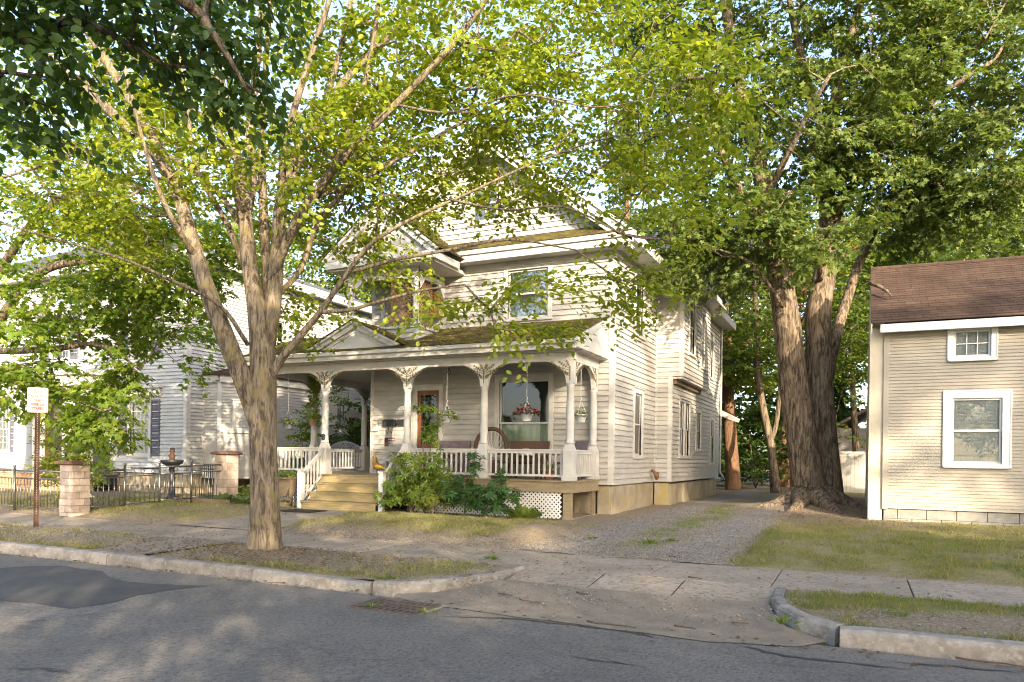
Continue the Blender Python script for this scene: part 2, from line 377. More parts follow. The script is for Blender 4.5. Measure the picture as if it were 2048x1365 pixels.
def window(parent, T, a0, a1, z0, z1, trim=.11, split=.5, munt=(0, 0), munt_low=True, curt=None, glass=None, mat=None, cap=True, name='window', curt_half=None, blind=False):
    mat = mat or WHITE; glass = glass or GLASS; m = MB()
    m.box(a0, a0+trim, 0, .045, z0, z1, T); m.box(a1-trim, a1, 0, .045, z0, z1, T)
    m.box(a0+trim, a1-trim, 0, .045, z1-trim, z1, T); m.box(a0-.03, a1+.03, 0, .075, z0-.05, z0, T)
    m.box(a0+trim, a1-trim, 0, .04, z0, z0+.05, T)
    if cap: m.box(a0-.03, a1+.03, 0, .08, z1, z1+.035, T)
    w = m.build(name, mat, parent, bevel=.006)
    i0, i1, k0, k1 = a0+trim, a1-trim, z0+.05, z1-trim; zm = lerp(k0, k1, split); s = .045
    for (lo, hi, od, has) in ((zm-.02, k1, -.02, True), (k0, zm+.02, -.045, munt_low)):
        f = MB(); f.box(i0, i0+s, od-.03, od, lo, hi, T); f.box(i1-s, i1, od-.03, od, lo, hi, T)
        f.box(i0+s, i1-s, od-.03, od, lo, lo+s, T); f.box(i0+s, i1-s, od-.03, od, hi-s, hi, T)
        if has:
            for q in range(munt[0]): a = lerp(i0+s, i1-s, (q+1)/(munt[0]+1)); f.box(a-.009, a+.009, od-.022, od-.006, lo+s, hi-s, T)
            for q in range(munt[1]): z = lerp(lo+s, hi-s, (q+1)/(munt[1]+1)); f.box(i0+s, i1-s, od-.021, od-.007, z-.009, z+.009, T)
        f.build('sash', mat, w)
        g = MB(); g.add([T(i0+s, od-.016, lo+s), T(i1-s, od-.016, lo+s), T(i1-s, od-.016, hi-s), T(i0+s, od-.016, hi-s)], [(0, 1, 2, 3)]); g.build('pane', glass, w)
    b = MB().box(i0, i1, -.30, -.285, k0, k1, T); b.build('room_backing', DARK, w)
    if curt:
        c = MB(); n = 40; ztop = k1 if curt_half is None else lerp(k0, k1, curt_half)
        for q in range(n):
            qa, qb = lerp(i0, i1, q/n), lerp(i0, i1, (q+1)/n); oa, ob = -.14+.028*math.sin(q*1.3), -.14+.028*math.sin((q+1)*1.3)
            c.add([T(qa, oa, k0), T(qb, ob, k0), T(qb, ob, ztop), T(qa, oa, ztop)], [(0, 1, 2, 3)])
        c.build('curtain', curt, w, smooth=True)
    if blind:
        c = MB(); MB().box(i0, i1, -.16, -.15, k0, k1, T).build('curtain', CURTW, w); z = k0+(0.0 if blind is True else (k1-k0)*blind)
        while z < k1:
            c.add([T(i0+.01, -.085, z), T(i1-.01, -.085, z), T(i1-.01, -.105, z+.032), T(i0+.01, -.105, z+.032)], [(0, 1, 2, 3)]); z += .032
        c.build('blind', CURTW, w, kind='stuff')
    return w
def roof_plane(mb, a, b, c, d, course=.14, th=.02):   # a-b eave, d-c ridge
    a, b, c, d = map(Vector, (a, b, c, d)); L = ((d-a).length+(c-b).length)/2; n = max(1, int(L/course))
    nr = (b-a).cross(d-a).normalized()
    if nr.z < 0: nr = -nr
    for i in range(n):
        t0, t1 = i/n, (i+1)/n
        p0, p1, p2, p3 = lerp(a, d, t0), lerp(b, c, t0), lerp(b, c, t1), lerp(a, d, t1)
        mb.add([p0+nr*th, p1+nr*th, p2+nr*.003, p3+nr*.003, p0, p1], [(0, 1, 2, 3), (4, 5, 1, 0)])

# ------------------------------------------------------------------ the ground
rg = np.random.default_rng(5)
def walkmask(x, lo, hi, s=.35): return 1-ss(lo-s, lo+.05, x)*(1-ss(hi-.05, hi+s, x))
def gz(x, y):
    x = np.asarray(x, float); y = np.asarray(y, float)
    z = .13+.02*ss(7.4, 9.2, y)+.10*ss(10.8, 15.0, y)+.07*ss(15, 24, y)
    m = walkmask(x, -12.9, -10.5)*walkmask(x, -4.9, -1.8, .9)
    lawn = ss(10.85, 12.0, y)*(1-ss(12.8, 15.6, y))
    z = z + .15*lawn*m*(1-.55*ss(-2, 0, x))
    vg = ss(7.5, 7.9, y)*(1-ss(8.7, 9.25, y)); z = z + .02*vg*walkmask(x, -10.7, -9.5)*walkmask(x, -4.2, -.9)*(np.sin(x*1.3)*.5+.7)
    z = z + .25*np.exp(-(((x+1.35)/1.5)**2+((y-22.5)/1.5)**2))
    return z
def gzf(x, y): return float(gz(x, y))
def noise2(x, y, s, seed=0):
    r = np.random.default_rng(seed); out = 0
    for k in range(5):
        a, b, p, q = r.uniform(-1, 1, 4); out = out + np.sin((a*x+b*y)*s*6+p*7)*np.cos((b*x-a*y)*s*5+q*9)
    return out/2.5
def grassiness(x, y):
    g = .45+.25*noise2(x, y, .35, 3)+.2*noise2(x, y, 1.1, 4)
    verge = (y < 9.3)
    gl = np.where(x < -1.5, .16+.22*noise2(x, y, .5, 7)+.55*np.exp(-(((x+5.2)/.7)**2+((y-8.7)/.5)**2))+.4*np.exp(-((y-7.65)/.13)**2)+.3*(x < -15)*(y > 8.7), .55+.5*noise2(x, y, .45, 9)-.35*np.exp(-((y-8.1)/.35)**2))
    g = np.where(verge, gl, g)
    g = g-.75*np.exp(-((y-10.85)/.42)**2)*(x < -1.7)*(y > 9.3)-.3*np.exp(-((y-10.85)/.25)**2)*(x >= -1.7)
    g = g-.9*np.exp(-(((x+8.4)/.9)**2+((y-8.75)/.7)**2))-.9*np.exp(-(((x+.6)/1.6)**2+((y-21.5)/2.2)**2))
    g = g-.55*ss(-6.6, -5.2, x)*(x < -4)*(y > 10)+.15*(x > -1.7)*(y > 9.3)*(y < 19)
    g = g-.8*ss(14.6, 15.2, y)*(x < -5)*(x > -13)-.5*(y > 24)*(x < -1)*(x > -6)
    return np.clip(g, 0, 1)
def grid(xs, ys, zf, mat, name, kind='structure', attr=None, noise_amp=0):
    X, Y = np.meshgrid(xs, ys); Z = zf(X, Y)
    if noise_amp: Z = Z+noise_amp*(noise2(X, Y, 1.3, 11)+.7*noise2(X, Y, 3.1, 12))
    V = np.stack([X, Y, Z], -1).reshape(-1, 3); nx, ny = len(xs), len(ys)
    i = np.arange(nx*ny).reshape(ny, nx); F = np.stack([i[:-1, :-1], i[:-1, 1:], i[1:, 1:], i[1:, :-1]], -1).reshape(-1, 4)
    return np_mesh(name, V, F, mat, kind=kind, smooth=True, attr=(attr[0], attr[1](X, Y).ravel()) if attr else None)
LAWN = attr_ground('lawn_ground', (.33, .26, .18), (.17, .132, .09), (.16, .155, .055), (.27, .225, .10))
DRIVE = attr_ground('gravel_drive', (.34, .275, .195), (.20, .165, .12), (.31, .285, .255), (.20, .185, .165), attr='gravel')
xs = np.unique(np.concatenate([np.arange(-90, -24, 3), np.arange(-24, 9, .22), np.arange(9, 90, 3)]))
ys = np.unique(np.concatenate([np.arange(7.44, 16, .14), np.arange(16, 34, .5), np.arange(34, 140, 5)]))
def lawnz(X, Y):
    z = gz(X, Y)
    cut = ((Y > 9.30) & (Y < 10.80)) | ((X > -4.22) & (X < -.86) & (Y < 9.35))
    cut |= (X > -5.2) & (X <= -4.2) & (Y < np.interp(X, [-5.3, -4.95, -4.65, -4.42, -4.28, -4.2], [7.40, 7.50, 7.68, 7.98, 8.36, 8.8]))
    cut |= (X >= -.9) & (X < -.1) & (Y < np.interp(X, [-.9, -.78, -.55, -.2], [8.6, 8.14, 7.74, 7.48]))
    z = np.where((X > -4.85) & (X < -1.75) & (Y > 10.9), z-.07, z)
    return np.where(cut, -.12, z)
xs = np.unique(np.concatenate([xs, [-4.23, -4.20, -.88, -.84]])); ys = np.unique(np.concatenate([ys, [9.28, 9.31, 10.79, 10.82]]))
grid(xs, ys, lawnz, LAWN, 'lawn', attr=('grass', grassiness), noise_amp=.012)
tm = MB().add([(-700, -700, -.08), (700, -700, -.08), (700, 700, -.08), (-700, 700, -.08)], [(0, 1, 2, 3)])
tag(tm.build('terrain', M('far_ground', (.10, .11, .05), (.15, .13, .07), 1)), kind='structure')
# road
m_, nt_, b_ = _m('asphalt'); v_ = pos(nt_)
fine = noise(nt_, pos(nt_, (1, .6, 1)), 34, 8, .92); big = noise(nt_, v_, .9, 5, .6); midn = noise(nt_, pos(nt_, (.25, 1, 1)), 5, 6, .7)
c_ = mix(nt_, (.125, .112, .098), (.175, .158, .138), ramp(nt_, big, [(.35, 0), (.65, 1)]))
c_ = mix(nt_, c_, (.062, .058, .054), ramp(nt_, fine, [(.43, .95), (.50, 0)])); c_ = mix(nt_, c_, (.24, .225, .20), ramp(nt_, fine, [(.55, 0), (.64, .85)]))
c_ = mix(nt_, c_, (.06, .056, .052), ramp(nt_, midn, [(.60, 0), (.72, .55)]))
sx_ = N(nt_, 'ShaderNodeSeparateXYZ'); nt_.links.new(pos(nt_), sx_.inputs[0])   # sand that gathers along the kerb and at the drive
mr_ = N(nt_, 'ShaderNodeMapRange'); nt_.links.new(sx_.outputs[1], mr_.inputs[0]); mr_.inputs[1].default_value = 6.5; mr_.inputs[2].default_value = 7.35
mu_ = N(nt_, 'ShaderNodeMath', operation='MULTIPLY'); nt_.links.new(mr_.outputs[0], mu_.inputs[0]); nt_.links.new(ramp(nt_, noise(nt_, v_, 2.4, 6, .7), [(.38, 0), (.62, 1)]), mu_.inputs[1])
c_ = mix(nt_, c_, (.21, .17, .125), mu_.outputs[0])
nt_.links.new(c_, b_.inputs['Base Color']); b_.inputs['Roughness'].default_value = .85; b_.inputs['Specular IOR Level'].default_value = .25
bump(nt_, b_, fine, .8, .012); ASPH = m_
def roadz(X, Y): return -.02*ss(3, 7.3, Y)*0+.05*(1-((Y-2.7)/4.6)**2)-.001
grid(np.arange(-120, 121, 4.0), np.arange(-1.9, 7.35, .35), roadz, ASPH, 'road')
PATCH = M('dark_asphalt_patch', (.052, .049, .047), (.066, .062, .058), 2.5, .8, .5, 150, c3=(.10, .095, .088), scale3=150, lo3=.58, hi3=.7)
def sheet(name, pts, dz, mat, zf=roadz, label=None):
    c = np.mean(np.array(pts), 0); n = len(pts); rings = 6
    V = [(c[0], c[1], float(zf(c[0], c[1]))+dz)]; F = []
    for r in range(1, rings+1):
        for p in pts: x, y = lerp(c[0], p[0], r/rings), lerp(c[1], p[1], r/rings); V.append((x, y, float(zf(x, y))+dz))
    for k in range(n):
        F.append((0, 1+k, 1+(k+1) % n))
        for r in range(rings-1): a = 1+r*n; F.append((a+k, a+n+k, a+n+(k+1) % n, a+(k+1) % n))
    m = MB().add(V, F); return tag(m.build(name, mat), label, kind='structure')
def gpt(x, y, z=0.0):                   # the point at height z seen at a photo pixel
    e = FW+(x-1024)/FPX*RR+(916-y)/FPX*UU; t = (z-CAMP.z)/e.z; p = CAMP+e*t; return (p.x, p.y)
def jag(pts, n=6, amp=.05, seed=1):
    r = random.Random(seed); out = []
    for i, p in enumerate(pts):
        q = pts[(i+1) % len(pts)]
        for k in range(n): t = k/n; out.append((lerp(p[0], q[0], t)+r.uniform(-amp, amp), lerp(p[1], q[1], t)+r.uniform(-amp, amp)))
    return out
sheet('asphalt_patch', jag([gpt(*p) for p in ((-60, 1145), (60, 1135), (130, 1134), (200, 1145), (240, 1165), (300, 1172), (420, 1175), (330, 1185), (260, 1200), (215, 1214), (140, 1226), (100, 1218), (-60, 1205))], 4, .03, 2), .005, PATCH)
SEAL = M('crack_sealer', (.045, .042, .040), (.07, .065, .06), 6, .7)
def crack(name, px, w, seed):
    r = random.Random(seed); P = [gpt(*p) for p in px]; Q = []
    for i in range(len(P)-1):
        for k in range(7): t = k/7; Q.append((lerp(P[i][0], P[i+1][0], t)+r.uniform(-.03, .03), lerp(P[i][1], P[i+1][1], t)+r.uniform(-.02, .02)))
    m = MB(); V = []
    for i, p in enumerate(Q):
        ww = w*(.3+r.random())*min(1, i/4, (len(Q)-1-i)/4+.1); V += [(p[0], p[1]-ww, float(roadz(0, p[1]-ww))+.0065), (p[0], p[1]+ww, float(roadz(0, p[1]+ww))+.0065)]
    m.add(V, [(2*i, 2*i+1, 2*i+3, 2*i+2) for i in range(len(Q)-1)]); tag(m.build(name, SEAL), kind='structure')
for i, (px, w) in enumerate(((((860, 1236), (1020, 1240), (1130, 1252), (1250, 1265), (1340, 1286)), .022), (((1470, 1292), (1580, 1318), (1700, 1330), (1840, 1346)), .028), (((1760, 1326), (1900, 1335), (2060, 1350)), .025), (((0, 1262), (120, 1246), (260, 1226), (420, 1195)), .02), (((0, 1352), (80, 1352), (160, 1362)), .02), (((1120, 1318), (1200, 1330), (1310, 1342)), .012))):
    crack('sealed_crack', px, w, i)
# kerbs: straight pieces, bent pieces round the drive
def kerb_piece(parent, pts, h0=.13, h1=.13, w=.16, name='kerb_stone'):
    P = [Vector((p[0], p[1], 0)) for p in pts]; n = len(P); V = []; F = []
    for i, p in enumerate(P):
        t = (P[min(i+1, n-1)]-P[max(i-1, 0)]).normalized(); nr = Vector((-t.y, t.x, 0)); h = lerp(h0, h1, i/(n-1))
        for o, z in ((0, -.06), (.012, h-.035), (.045, h), (w, h+.004), (w, -.06)): V.append(tuple(p+nr*o+Vector((0, 0, z))))
    for i in range(n-1):
        for k in range(4): F.append((i*5+k, (i+1)*5+k, (i+1)*5+k+1, i*5+k+1))
    F.append((0, 1, 2, 3, 4)); F.append(tuple((n-1)*5+k for k in range(4, -1, -1)))
    MB().add(V, F).build(name, KERB, parent, bevel=.008)
kb = thing('kerb', (-6, 7.3, 0), None, None); kb['kind'] = 'structure'
x = -60.0; rr = random.Random(3)
while x < -5.4:
    L = rr.uniform(2.6, 3.2); e = min(x+L, -5.35); j = rr.uniform(-.008, .008)
    kerb_piece(kb, [(x+.008, 7.29+j), (lerp(x, e, .5), 7.29+j), (e-.008, 7.29+j)], .15, .15 if e < -5.4 else .11); x = e
def arc(c, r, a0, a1, n=8): return [(c[0]+r*math.cos(math.radians(lerp(a0, a1, i/n))), c[1]+r*math.sin(math.radians(lerp(a0, a1, i/n)))) for i in range(n+1)]
kl = [(-5.33, 7.36), (-4.95, 7.42), (-4.65, 7.6), (-4.42, 7.9), (-4.28, 8.3), (-4.2, 8.75), (-4.15, 9.29)]
kerb_piece(kb, kl[:4], .13, .17, .15); kerb_piece(kb, kl[3:], .17, .16, .15)
krr = [(-.93, 9.29), (-.9, 8.6), (-.78, 8.1), (-.55, 7.68), (-.2, 7.42)]
kerb_piece(kb, krr[:3], .155, .165, .15); kerb_piece(kb, krr[2:], .165, .15, .15)
x = -.16
while x < 40:
    L = rr.uniform(2.8, 3.3); kerb_piece(kb, [(x+.008, 7.28), (x+.25, 7.28), (x+L-.008, 7.28)], .14 if x < 0 else .165, .165, .2); x += L
# sidewalk slabs, carriage walk, apron, front walk
sw = thing('sidewalk', (-5, 10, .1), None, None); sw['kind'] = 'structure'
x = -42.0; k = 0
while x < 22:
    L = 1.52; t = rr.uniform(-.008, .008); y0, y1 = 9.30, 10.82; m = MB()
    V = [(x+.006, y0, .152+t), (x+L-.006, y0, .152+t*.3), (x+L-.006, y1, .156-t*.5), (x+.006, y1, .156-t), (x+.006, y0, .02), (x+L-.006, y0, .02), (x+L-.006, y1, .02), (x+.006, y1, .02)]
    m.add(V, [(0, 1, 2, 3), (4, 5, 1, 0), (5, 6, 2, 1), (6, 7, 3, 2), (7, 4, 0, 3)]); m.build('slab', CONC, sw, bevel=.012); x += L; k += 1
sheet('carriage_walk', [(-10.7, 7.46), (-9.5, 7.46), (-9.5, 8.4), (-9.5, 9.29), (-10.7, 9.29), (-10.7, 8.4)], .02, CONC, gz)
ap = thing('drive_apron', (-2.5, 8.7, .05), None, None); ap['kind'] = 'structure'
for x0, x1 in ((-4.12, -3.02), (-3.0, -1.98), (-1.96, -.84)):
    y0 = 8.3+rr.uniform(-.06, .06); MB().add([(x0, y0, .055), (x1, y0+.05, .05), (x1, 9.29, .148), (x0, 9.29, .148), (x0, y0, -.06), (x1, y0+.05, -.06)], [(0, 1, 2, 3), (4, 5, 1, 0)]).build('slab', CONC, ap)
SAND = attr_ground('sandy_gutter', (.25, .20, .145), (.17, .14, .105), (.16, .15, .135), (.115, .11, .10), attr='gravel')
fx = np.arange(-5.3, -.1, .12); fy = np.arange(6.75, 8.6, .1)
def sandz(X, Y): return np.where(Y < 7.3, roadz(X, Y)+.004, .004+.08*ss(7.3, 8.7, Y))+.0*X
# irregular sand spread over the gutter in front of the drive
sheet('drive_gutter', jag([(-4.95, 7.38), (-4.9, 7.2), (-4.2, 6.98), (-3.2, 6.9), (-2.2, 6.85), (-1.2, 6.8), (-.5, 7.0), (-.25, 7.35), (-.62, 7.7), (-.8, 8.1), (-.9, 8.6), (-2, 8.5), (-3, 8.5), (-4.15, 8.5), (-4.35, 7.95), (-4.6, 7.6)], 3, .025, 4), .003, M('sandy_gutter_fill', (.26, .205, .145), (.18, .145, .105), 3, .95, .8, 120, c3=(.15, .14, .125), scale3=40, lo3=.52, hi3=.66),
      lambda x, y: np.where(np.asarray(y) < 7.2, roadz(x, y)+.004, .008+.075*ss(7.2, 8.6, y)))
sheet('front_walk', [(-12.9, 10.83), (-11.7, 10.83), (-10.5, 10.83), (-10.5, 12.3), (-10.5, 13.7), (-10.5, 15.02), (-11.7, 15.02), (-12.9, 15.02), (-12.9, 13.7), (-12.9, 12.3)], .022, CONC, gz)
def gravel(X, Y):
    c = np.where(Y > 10, -3.3+.0*Y, -2.6); t = np.exp(-((X-c-.95)/.42)**2)+np.exp(-((X-c+.95)/.42)**2)
    return np.clip(.55*t+.22*noise2(X, Y, .8, 21)+.12, 0, 1)
dx = np.arange(-5.3, -1.3, .15); dy = np.unique(np.concatenate([[10.79], np.arange(10.84, 24, .15), np.arange(24, 44, .5)]))
grid(dx, dy, lambda X, Y: gz(X, Y)+.012-.10*(1-ss(-5.3, -4.75, X))-.10*ss(-1.85, -1.3, X), DRIVE, 'driveway', attr=('gravel', gravel), noise_amp=.008)

# ------------------------------------------------------------------ the house with the porch
H = thing('porch_house', (-9.3, 17.7, .3), 'two storey cream clapboard house with arched white front porch', 'house')
X0, X1, HY, E = -12.94, -5.6, 17.7, .14
Tf, Ts, Tb, Tu = TF(HY), TS(X1), TS(-5.1), TS(-4.78)
# cores behind the boards (nothing shows between the boards)
MB().box(X0+.05, X1-.05, HY+.31, 30.0, .6, 7.2).build('wall_core', CORE, H)
MB().box(X1-.2, -5.41, 22.12, 29.7, .6, 7.1).build('wall_core', CORE, H)
MB().box(X1-.2, -5.09, 22.12, 25.95, 4.2, 7.1).build('wall_core', CORE, H)
pw = (-8.89, -7.19, 1.70, 3.83); uw = (-8.67, -7.27, 5.30, 6.74); dr = (-11.45, -10.5, 1.14, 3.62)
bd = (-11.9, -11.05, 5.0, 6.5)
clap_wall(H, SIDING, 'F', HY, X0+.1, X1-.1, 1.0, 5.06, E, [pw, dr, (-12.94, -6.0, 4.3, 5.12)])
clap_wall(H, SIDING, 'F', HY, X0+.1, X1-.1, 5.06, 6.9, E, [uw, bd])
ridge = (-9.27, 10.35)
def gclip(z):
    if z > 10.1: return None
    hw = (10.15-z)/(10.15-7.1)*3.85; return (-9.27-hw, -9.27+hw)
clap_wall(H, SIDING, 'F', HY-.02, X0, X1, 7.5, 10.1, E, [(-9.75, -8.8, 8.0, 9.1)], gclip)
sw1 = (19.43, 20.45, 1.72, 3.60); sw2 = (19.43, 20.45, 5.05, 6.75)
clap_wall(H, SIDING, 'S', X1, HY+.1, 21.8, 1.0, 7.02, E, [sw1, sw2])
clap_wall(H, SIDING, 'F', 21.8, -5.58, -5.2, 1.0, 4.13, E)
clap_wall(H, SIDING, 'F', 21.8, -5.58, -4.88, 4.13, 7.02, E)
bw = (22.75, 24.35, 1.75, 3.55); bl = (25.3, 26.3, 2.0, 3.45); bn = (27.9, 28.85, 1.55, 3.3)
clap_wall(H, SIDING, 'S', -5.1, 21.9, 29.75, 1.0, 4.13, E, [bw, bl, bn], joined='rear_siding')
clap_wall(H, SIDING, 'S', -4.78, 21.9, 26.0, 4.13, 7.0, E, [(22.5, 23.5, 4.9, 6.7), (24.4, 25.3, 4.7, 6.6)], joined='rear_siding')
clap_wall(H, SIDING, 'S', -5.1, 26.1, 29.75, 4.13, 7.0, E, [(27.6, 28.5, 4.7, 6.5)], joined='rear_siding')
# the house's left flank (seen from aside)
mb = MB(); z = 1.0
while z < 7: mb.box(X0-.012, X0+.3, HY+.1, 30, z, z+E*.97); z += E
mb.build('rear_siding', SIDING, H, kind='stuff')
for (t, a, b, z0, z1) in ((Tf, X0, X0+.11, 1, 7.1), (Tf, X1-.11, X1+.026, 1, 7.1), (Ts, HY-.02, HY+.1, 1, 7.02), (TF(21.8), -5.6+.02, -5.52, 1, 7.02), (TF(21.8), -5.2, -5.075, 1, 4.13), (Tb, 21.78, 21.9, 1, 4.13), (TF(21.8), -4.88, -4.755, 4.13, 7.02), (Tu, 21.78, 21.9, 4.13, 7.02), (Tb, 29.7, 29.82, 1, 7), (Tf, -10.5, -10.42, 3.62, 4.3)):
    MB().box(a, b, 0, .028, z0, z1, t).build('corner_board', WHITE, H)
MB().box(-5.1, -4.78, 21.82, 26.0, 4.06, 4.13).build('overhang_soffit', WHITE, H)
MB().box(-5.07, -4.97, 21.9, 25.6, 3.92, 4.06).build('overhang_bracket', TIMBER, H)
# windows and doors
window(H, Tf, *pw, trim=.13, split=.42, curt=CURT, curt_half=.42, glass=GLASS)
window(H, Tf, *uw, trim=.12, split=.5, curt=CURTW, glass=GLASS2)
window(H, Ts, *sw1, trim=.13, split=.5, curt=CURTD); window(H, Ts, *sw2, trim=.13, split=.45, curt=CURTW)
window(H, Tb, bw[0], 23.55, bw[2], bw[3], trim=.08, curt=CURTW); window(H, Tb, 23.55, bw[1], bw[2], bw[3], trim=.08, curt=CURTD)
window(H, Tb, *bl, trim=.16, curt=CURTW); window(H, Tb, *bn, trim=.14, split=.6, curt=CURTW)
window(H, Tu, 22.5, 23.5, 4.9, 6.7, trim=.12, curt=CURTD); window(H, Tu, 24.4, 25.3, 4.7, 6.6, trim=.12, curt=CURTD); window(H, Tb, 27.6, 28.5, 4.7, 6.5, trim=.14)
window(H, TF(HY-.02), -9.75, -8.8, 8.0, 9.1, trim=.1, munt=(1, 0), curt=CURTW)
def door(parent, T, a0, a1, z0, z1, glass=True, mat=None, trim=.12):
    m = MB(); m.box(a0, a0+trim, 0, .05, z0, z1, T); m.box(a1-trim, a1, 0, .05, z0, z1, T); m.box(a0+trim, a1-trim, 0, .05, z1-trim, z1, T); m.box(a0-.04, a1+.04, 0, .08, z1, z1+.05, T)
    d = m.build('door', WHITE, parent, bevel=.005); i0, i1 = a0+trim, a1-trim; zt = z1-trim; zb = z0+.85
    l = MB(); l.box(i0, i0+.1, -.06, -.01, z0, zt, T); l.box(i1-.1, i1, -.06, -.01, z0, zt, T); l.box(i0+.1, i1-.1, -.06, -.01, zt-.12, zt, T); l.box(i0+.1, i1-.1, -.06, -.01, z0, zb, T)
    l.box(i0+.16, i1-.16, -.01, .008, z0+.15, zb-.12, T); l.build('door_leaf', mat or DOORW, d, bevel=.006)
    MB().add([T(i0+.1, -.035, zb), T(i1-.1, -.035, zb), T(i1-.1, -.035, zt-.12), T(i0+.1, -.035, zt-.12)], [(0, 1, 2, 3)]).build('pane', GLASS, d)
    MB().box(i0, i1, -.30, -.28, z0, zt, T).build('room_backing', DARK, d)
    k = MB(); k.tube([T(i1-.06, -.01, z0+1.0), T(i1-.06, .05, z0+1.0)], [.012, .028], 8); k.build('door_knob', COPPER, d); return d
door(H, Tf, *dr); door(H, Tf, *bd)
# foundation stones
rs = random.Random(11)
def stones(fn, a0, a1, z0, z1, lmin, lmax, mat=STONE, name='foundation_stone', rows=1, parent=H):
    for r in range(rows):
        a = a0; zz0, zz1 = lerp(z0, z1, r/rows), lerp(z0, z1, (r+1)/rows)
        while a < a1-.05:
            e = min(a1, a+rs.uniform(lmin, lmax)); e = a1 if a1-e < .25 else e; o = rs.uniform(-.015, .02)
            MB().box(a+.006, e-.006, -.30, o, zz0+.005, zz1-.005, fn).build(name, mat, parent, bevel=.018); a = e
stones(TF(HY+.03), -6.0, -5.66, -.1, .98, .3, .4); stones(TS(X1-.02), HY+.05, 21.8, -.1, .98, .7, 1.2)
stones(TF(21.83), -5.6, -5.16, -.1, .98, .4, .5); stones(TS(-5.13), 21.9, 29.6, -.1, .94, .7, 1.2)
stones(TF(HY+.05), -12.9, -6.05, -.1, .98, .8, 1.2)
m = MB(); P = [Vector((-5.52, 21.25, 1.35)), Vector((-5.44, 21.25, 1.3)), Vector((-5.40, 21.27, 1.16)), Vector((-5.40, 21.36, 1.10)), Vector((-5.40, 21.46, 1.14)), Vector((-5.40, 21.5, 1.28))]
m.tube(P, .045, 8); m.build('vent_pipe', COPPER, H, smooth=True)
# main roof
def slab(name, mat, pts, th, parent=H):
    a, b, c, d = [Vector(p) for p in pts]; n = (b-a).cross(d-a).normalized(); n = n if n.z > 0 else -n
    q = [a, b, c, d]; v = [p for p in q]+[p-n*th for p in q]
    return MB().add(v, [(0, 1, 2, 3), (7, 6, 5, 4), (0, 4, 5, 1), (1, 5, 6, 2), (2, 6, 7, 3), (3, 7, 4, 0)]).build(name, mat, parent)
RY0, RY1 = 17.22, 30.3; EX0, EX1, EZ = -13.5, -5.02, 7.2; RZ = 10.45
for (ex, ez) in ((EX0, EZ), (EX1, EZ)):
    mb = MB(); roof_plane(mb, (ex, RY0, ez), (ex, RY1, ez), (-9.27, RY1, RZ), (-9.27, RY0, RZ)); mb.build('roof', GREYROOF, H)
    s = 1 if ex > -9 else -1
    slab('roof_deck', WHITE, ((ex, RY0+.01, ez-.01), (ex, RY1, ez-.01), (-9.27, RY1, RZ-.01), (-9.27, RY0+.01, RZ-.01)), .10)
    m = MB(); T = TF(RY0+.03); L = [(ex, ez-.02), (-9.27, RZ-.02), (-9.27, RZ-.30), (ex, ez-.30)]
    m.prism(L, 0, .05, T); L2 = [(lerp(ex, -9.27, .02), ez-.22), (-9.27, RZ-.30), (-9.27, RZ-.42), (lerp(ex, -9.27, .02), ez-.42)]; m.prism(L2, -.28, .0, T)
    L3 = [(ex, ez), (-9.27, RZ), (-9.27, RZ-.08), (ex, ez-.08)]; m.prism(L3, .05, .10, T); m.build('rake_board', WHITE, H)
    if s > 0:
        m = MB().box(ex-.03, ex+.05, RY0, 21.2, ez-.26, ez-.02); m.build('eave_fascia', WHITE, H)
        MB().box(X1, ex-.03, RY0, 21.2, ez-.26, ez-.20).build('soffit', WHITE, H)
        MB().box(-5.2, -4.6, 26.2, RY1, ez-.32, ez-.24).build('soffit', WHITE, H); MB().box(-4.62, -4.55, 26.2, RY1+.05, ez-.36, ez-.10).build('eave_fascia', WHITE, H)
# cross gable over the side projection
for (ya, yb) in ((21.2, 23.9), (26.6, 23.9)):
    mb = MB(); roof_plane(mb, (-4.25, ya, 7.05), (-9.2, ya, 7.05), (-9.2, yb, 9.3), (-4.25, yb, 9.3)); mb.build('roof', GREYROOF, H)
    m = MB(); T = TS(-4.3); m.prism([(ya, 7.04), (yb, 9.29), (yb, 9.03), (ya, 6.78)], 0, .06, T); m.build('rake_board', WHITE, H)
def g2(z):
    if z > 9.0: return None
    hw = (9.1-z)/2.1*2.35; return (23.9-hw, 23.9+hw)
clap_wall(H, SIDING, 'S', -4.78, 21.5, 26.4, 7.02, 9.0, E, (), g2, joined='rear_siding')
MB().box(-5.6, -4.28, 21.22, 26.55, 6.86, 7.04).build('soffit', WHITE, H)
# front cornice and skirt roof under the gable
MB().box(-12.98, -5.1, 17.26, HY, 6.86, 6.96).build('soffit', WHITE, H)
m = MB().box(-13.3, -5.0, 17.2, 17.27, 6.84, 7.12); m.box(-13.34, -4.97, 17.14, 17.2, 7.02, 7.14); m.box(-12.9, -5.6, HY-.05, HY-.001, 6.66, 6.86); m.build('front_cornice', WHITE, H, bevel=.008)
mb = MB(); roof_plane(mb, (-13.4, 17.12, 7.14), (-4.95, 17.12, 7.14), (-5.4, 17.69, 7.5), (-13.1, 17.69, 7.5), .1); mb.build('skirt_roof', MOSSROOF, H)
m = MB().prism([(-9.9, 10.0), (-9.27, 10.05), (-8.64, 10.0), (-8.9, 9.55), (-9.27, 9.75), (-9.64, 9.55)], .42, .47, TF(HY)); m.build('gable_ornament', WHITE, H)
# rear lean-to roof
slab('rear_porch_roof', WHITE, ((-4.72, 29.9, 3.45), (-4.72, 33, 3.45), (-5.4, 33, 3.8), (-5.4, 29.9, 3.8)), .16)
m = MB(); m.tube([(-5.03, 29.9, 6.9), (-5.03, 29.9, 1.2), (-4.9, 29.95, 1.0)], .04, 6); m.build('downspout', WHITE, H)

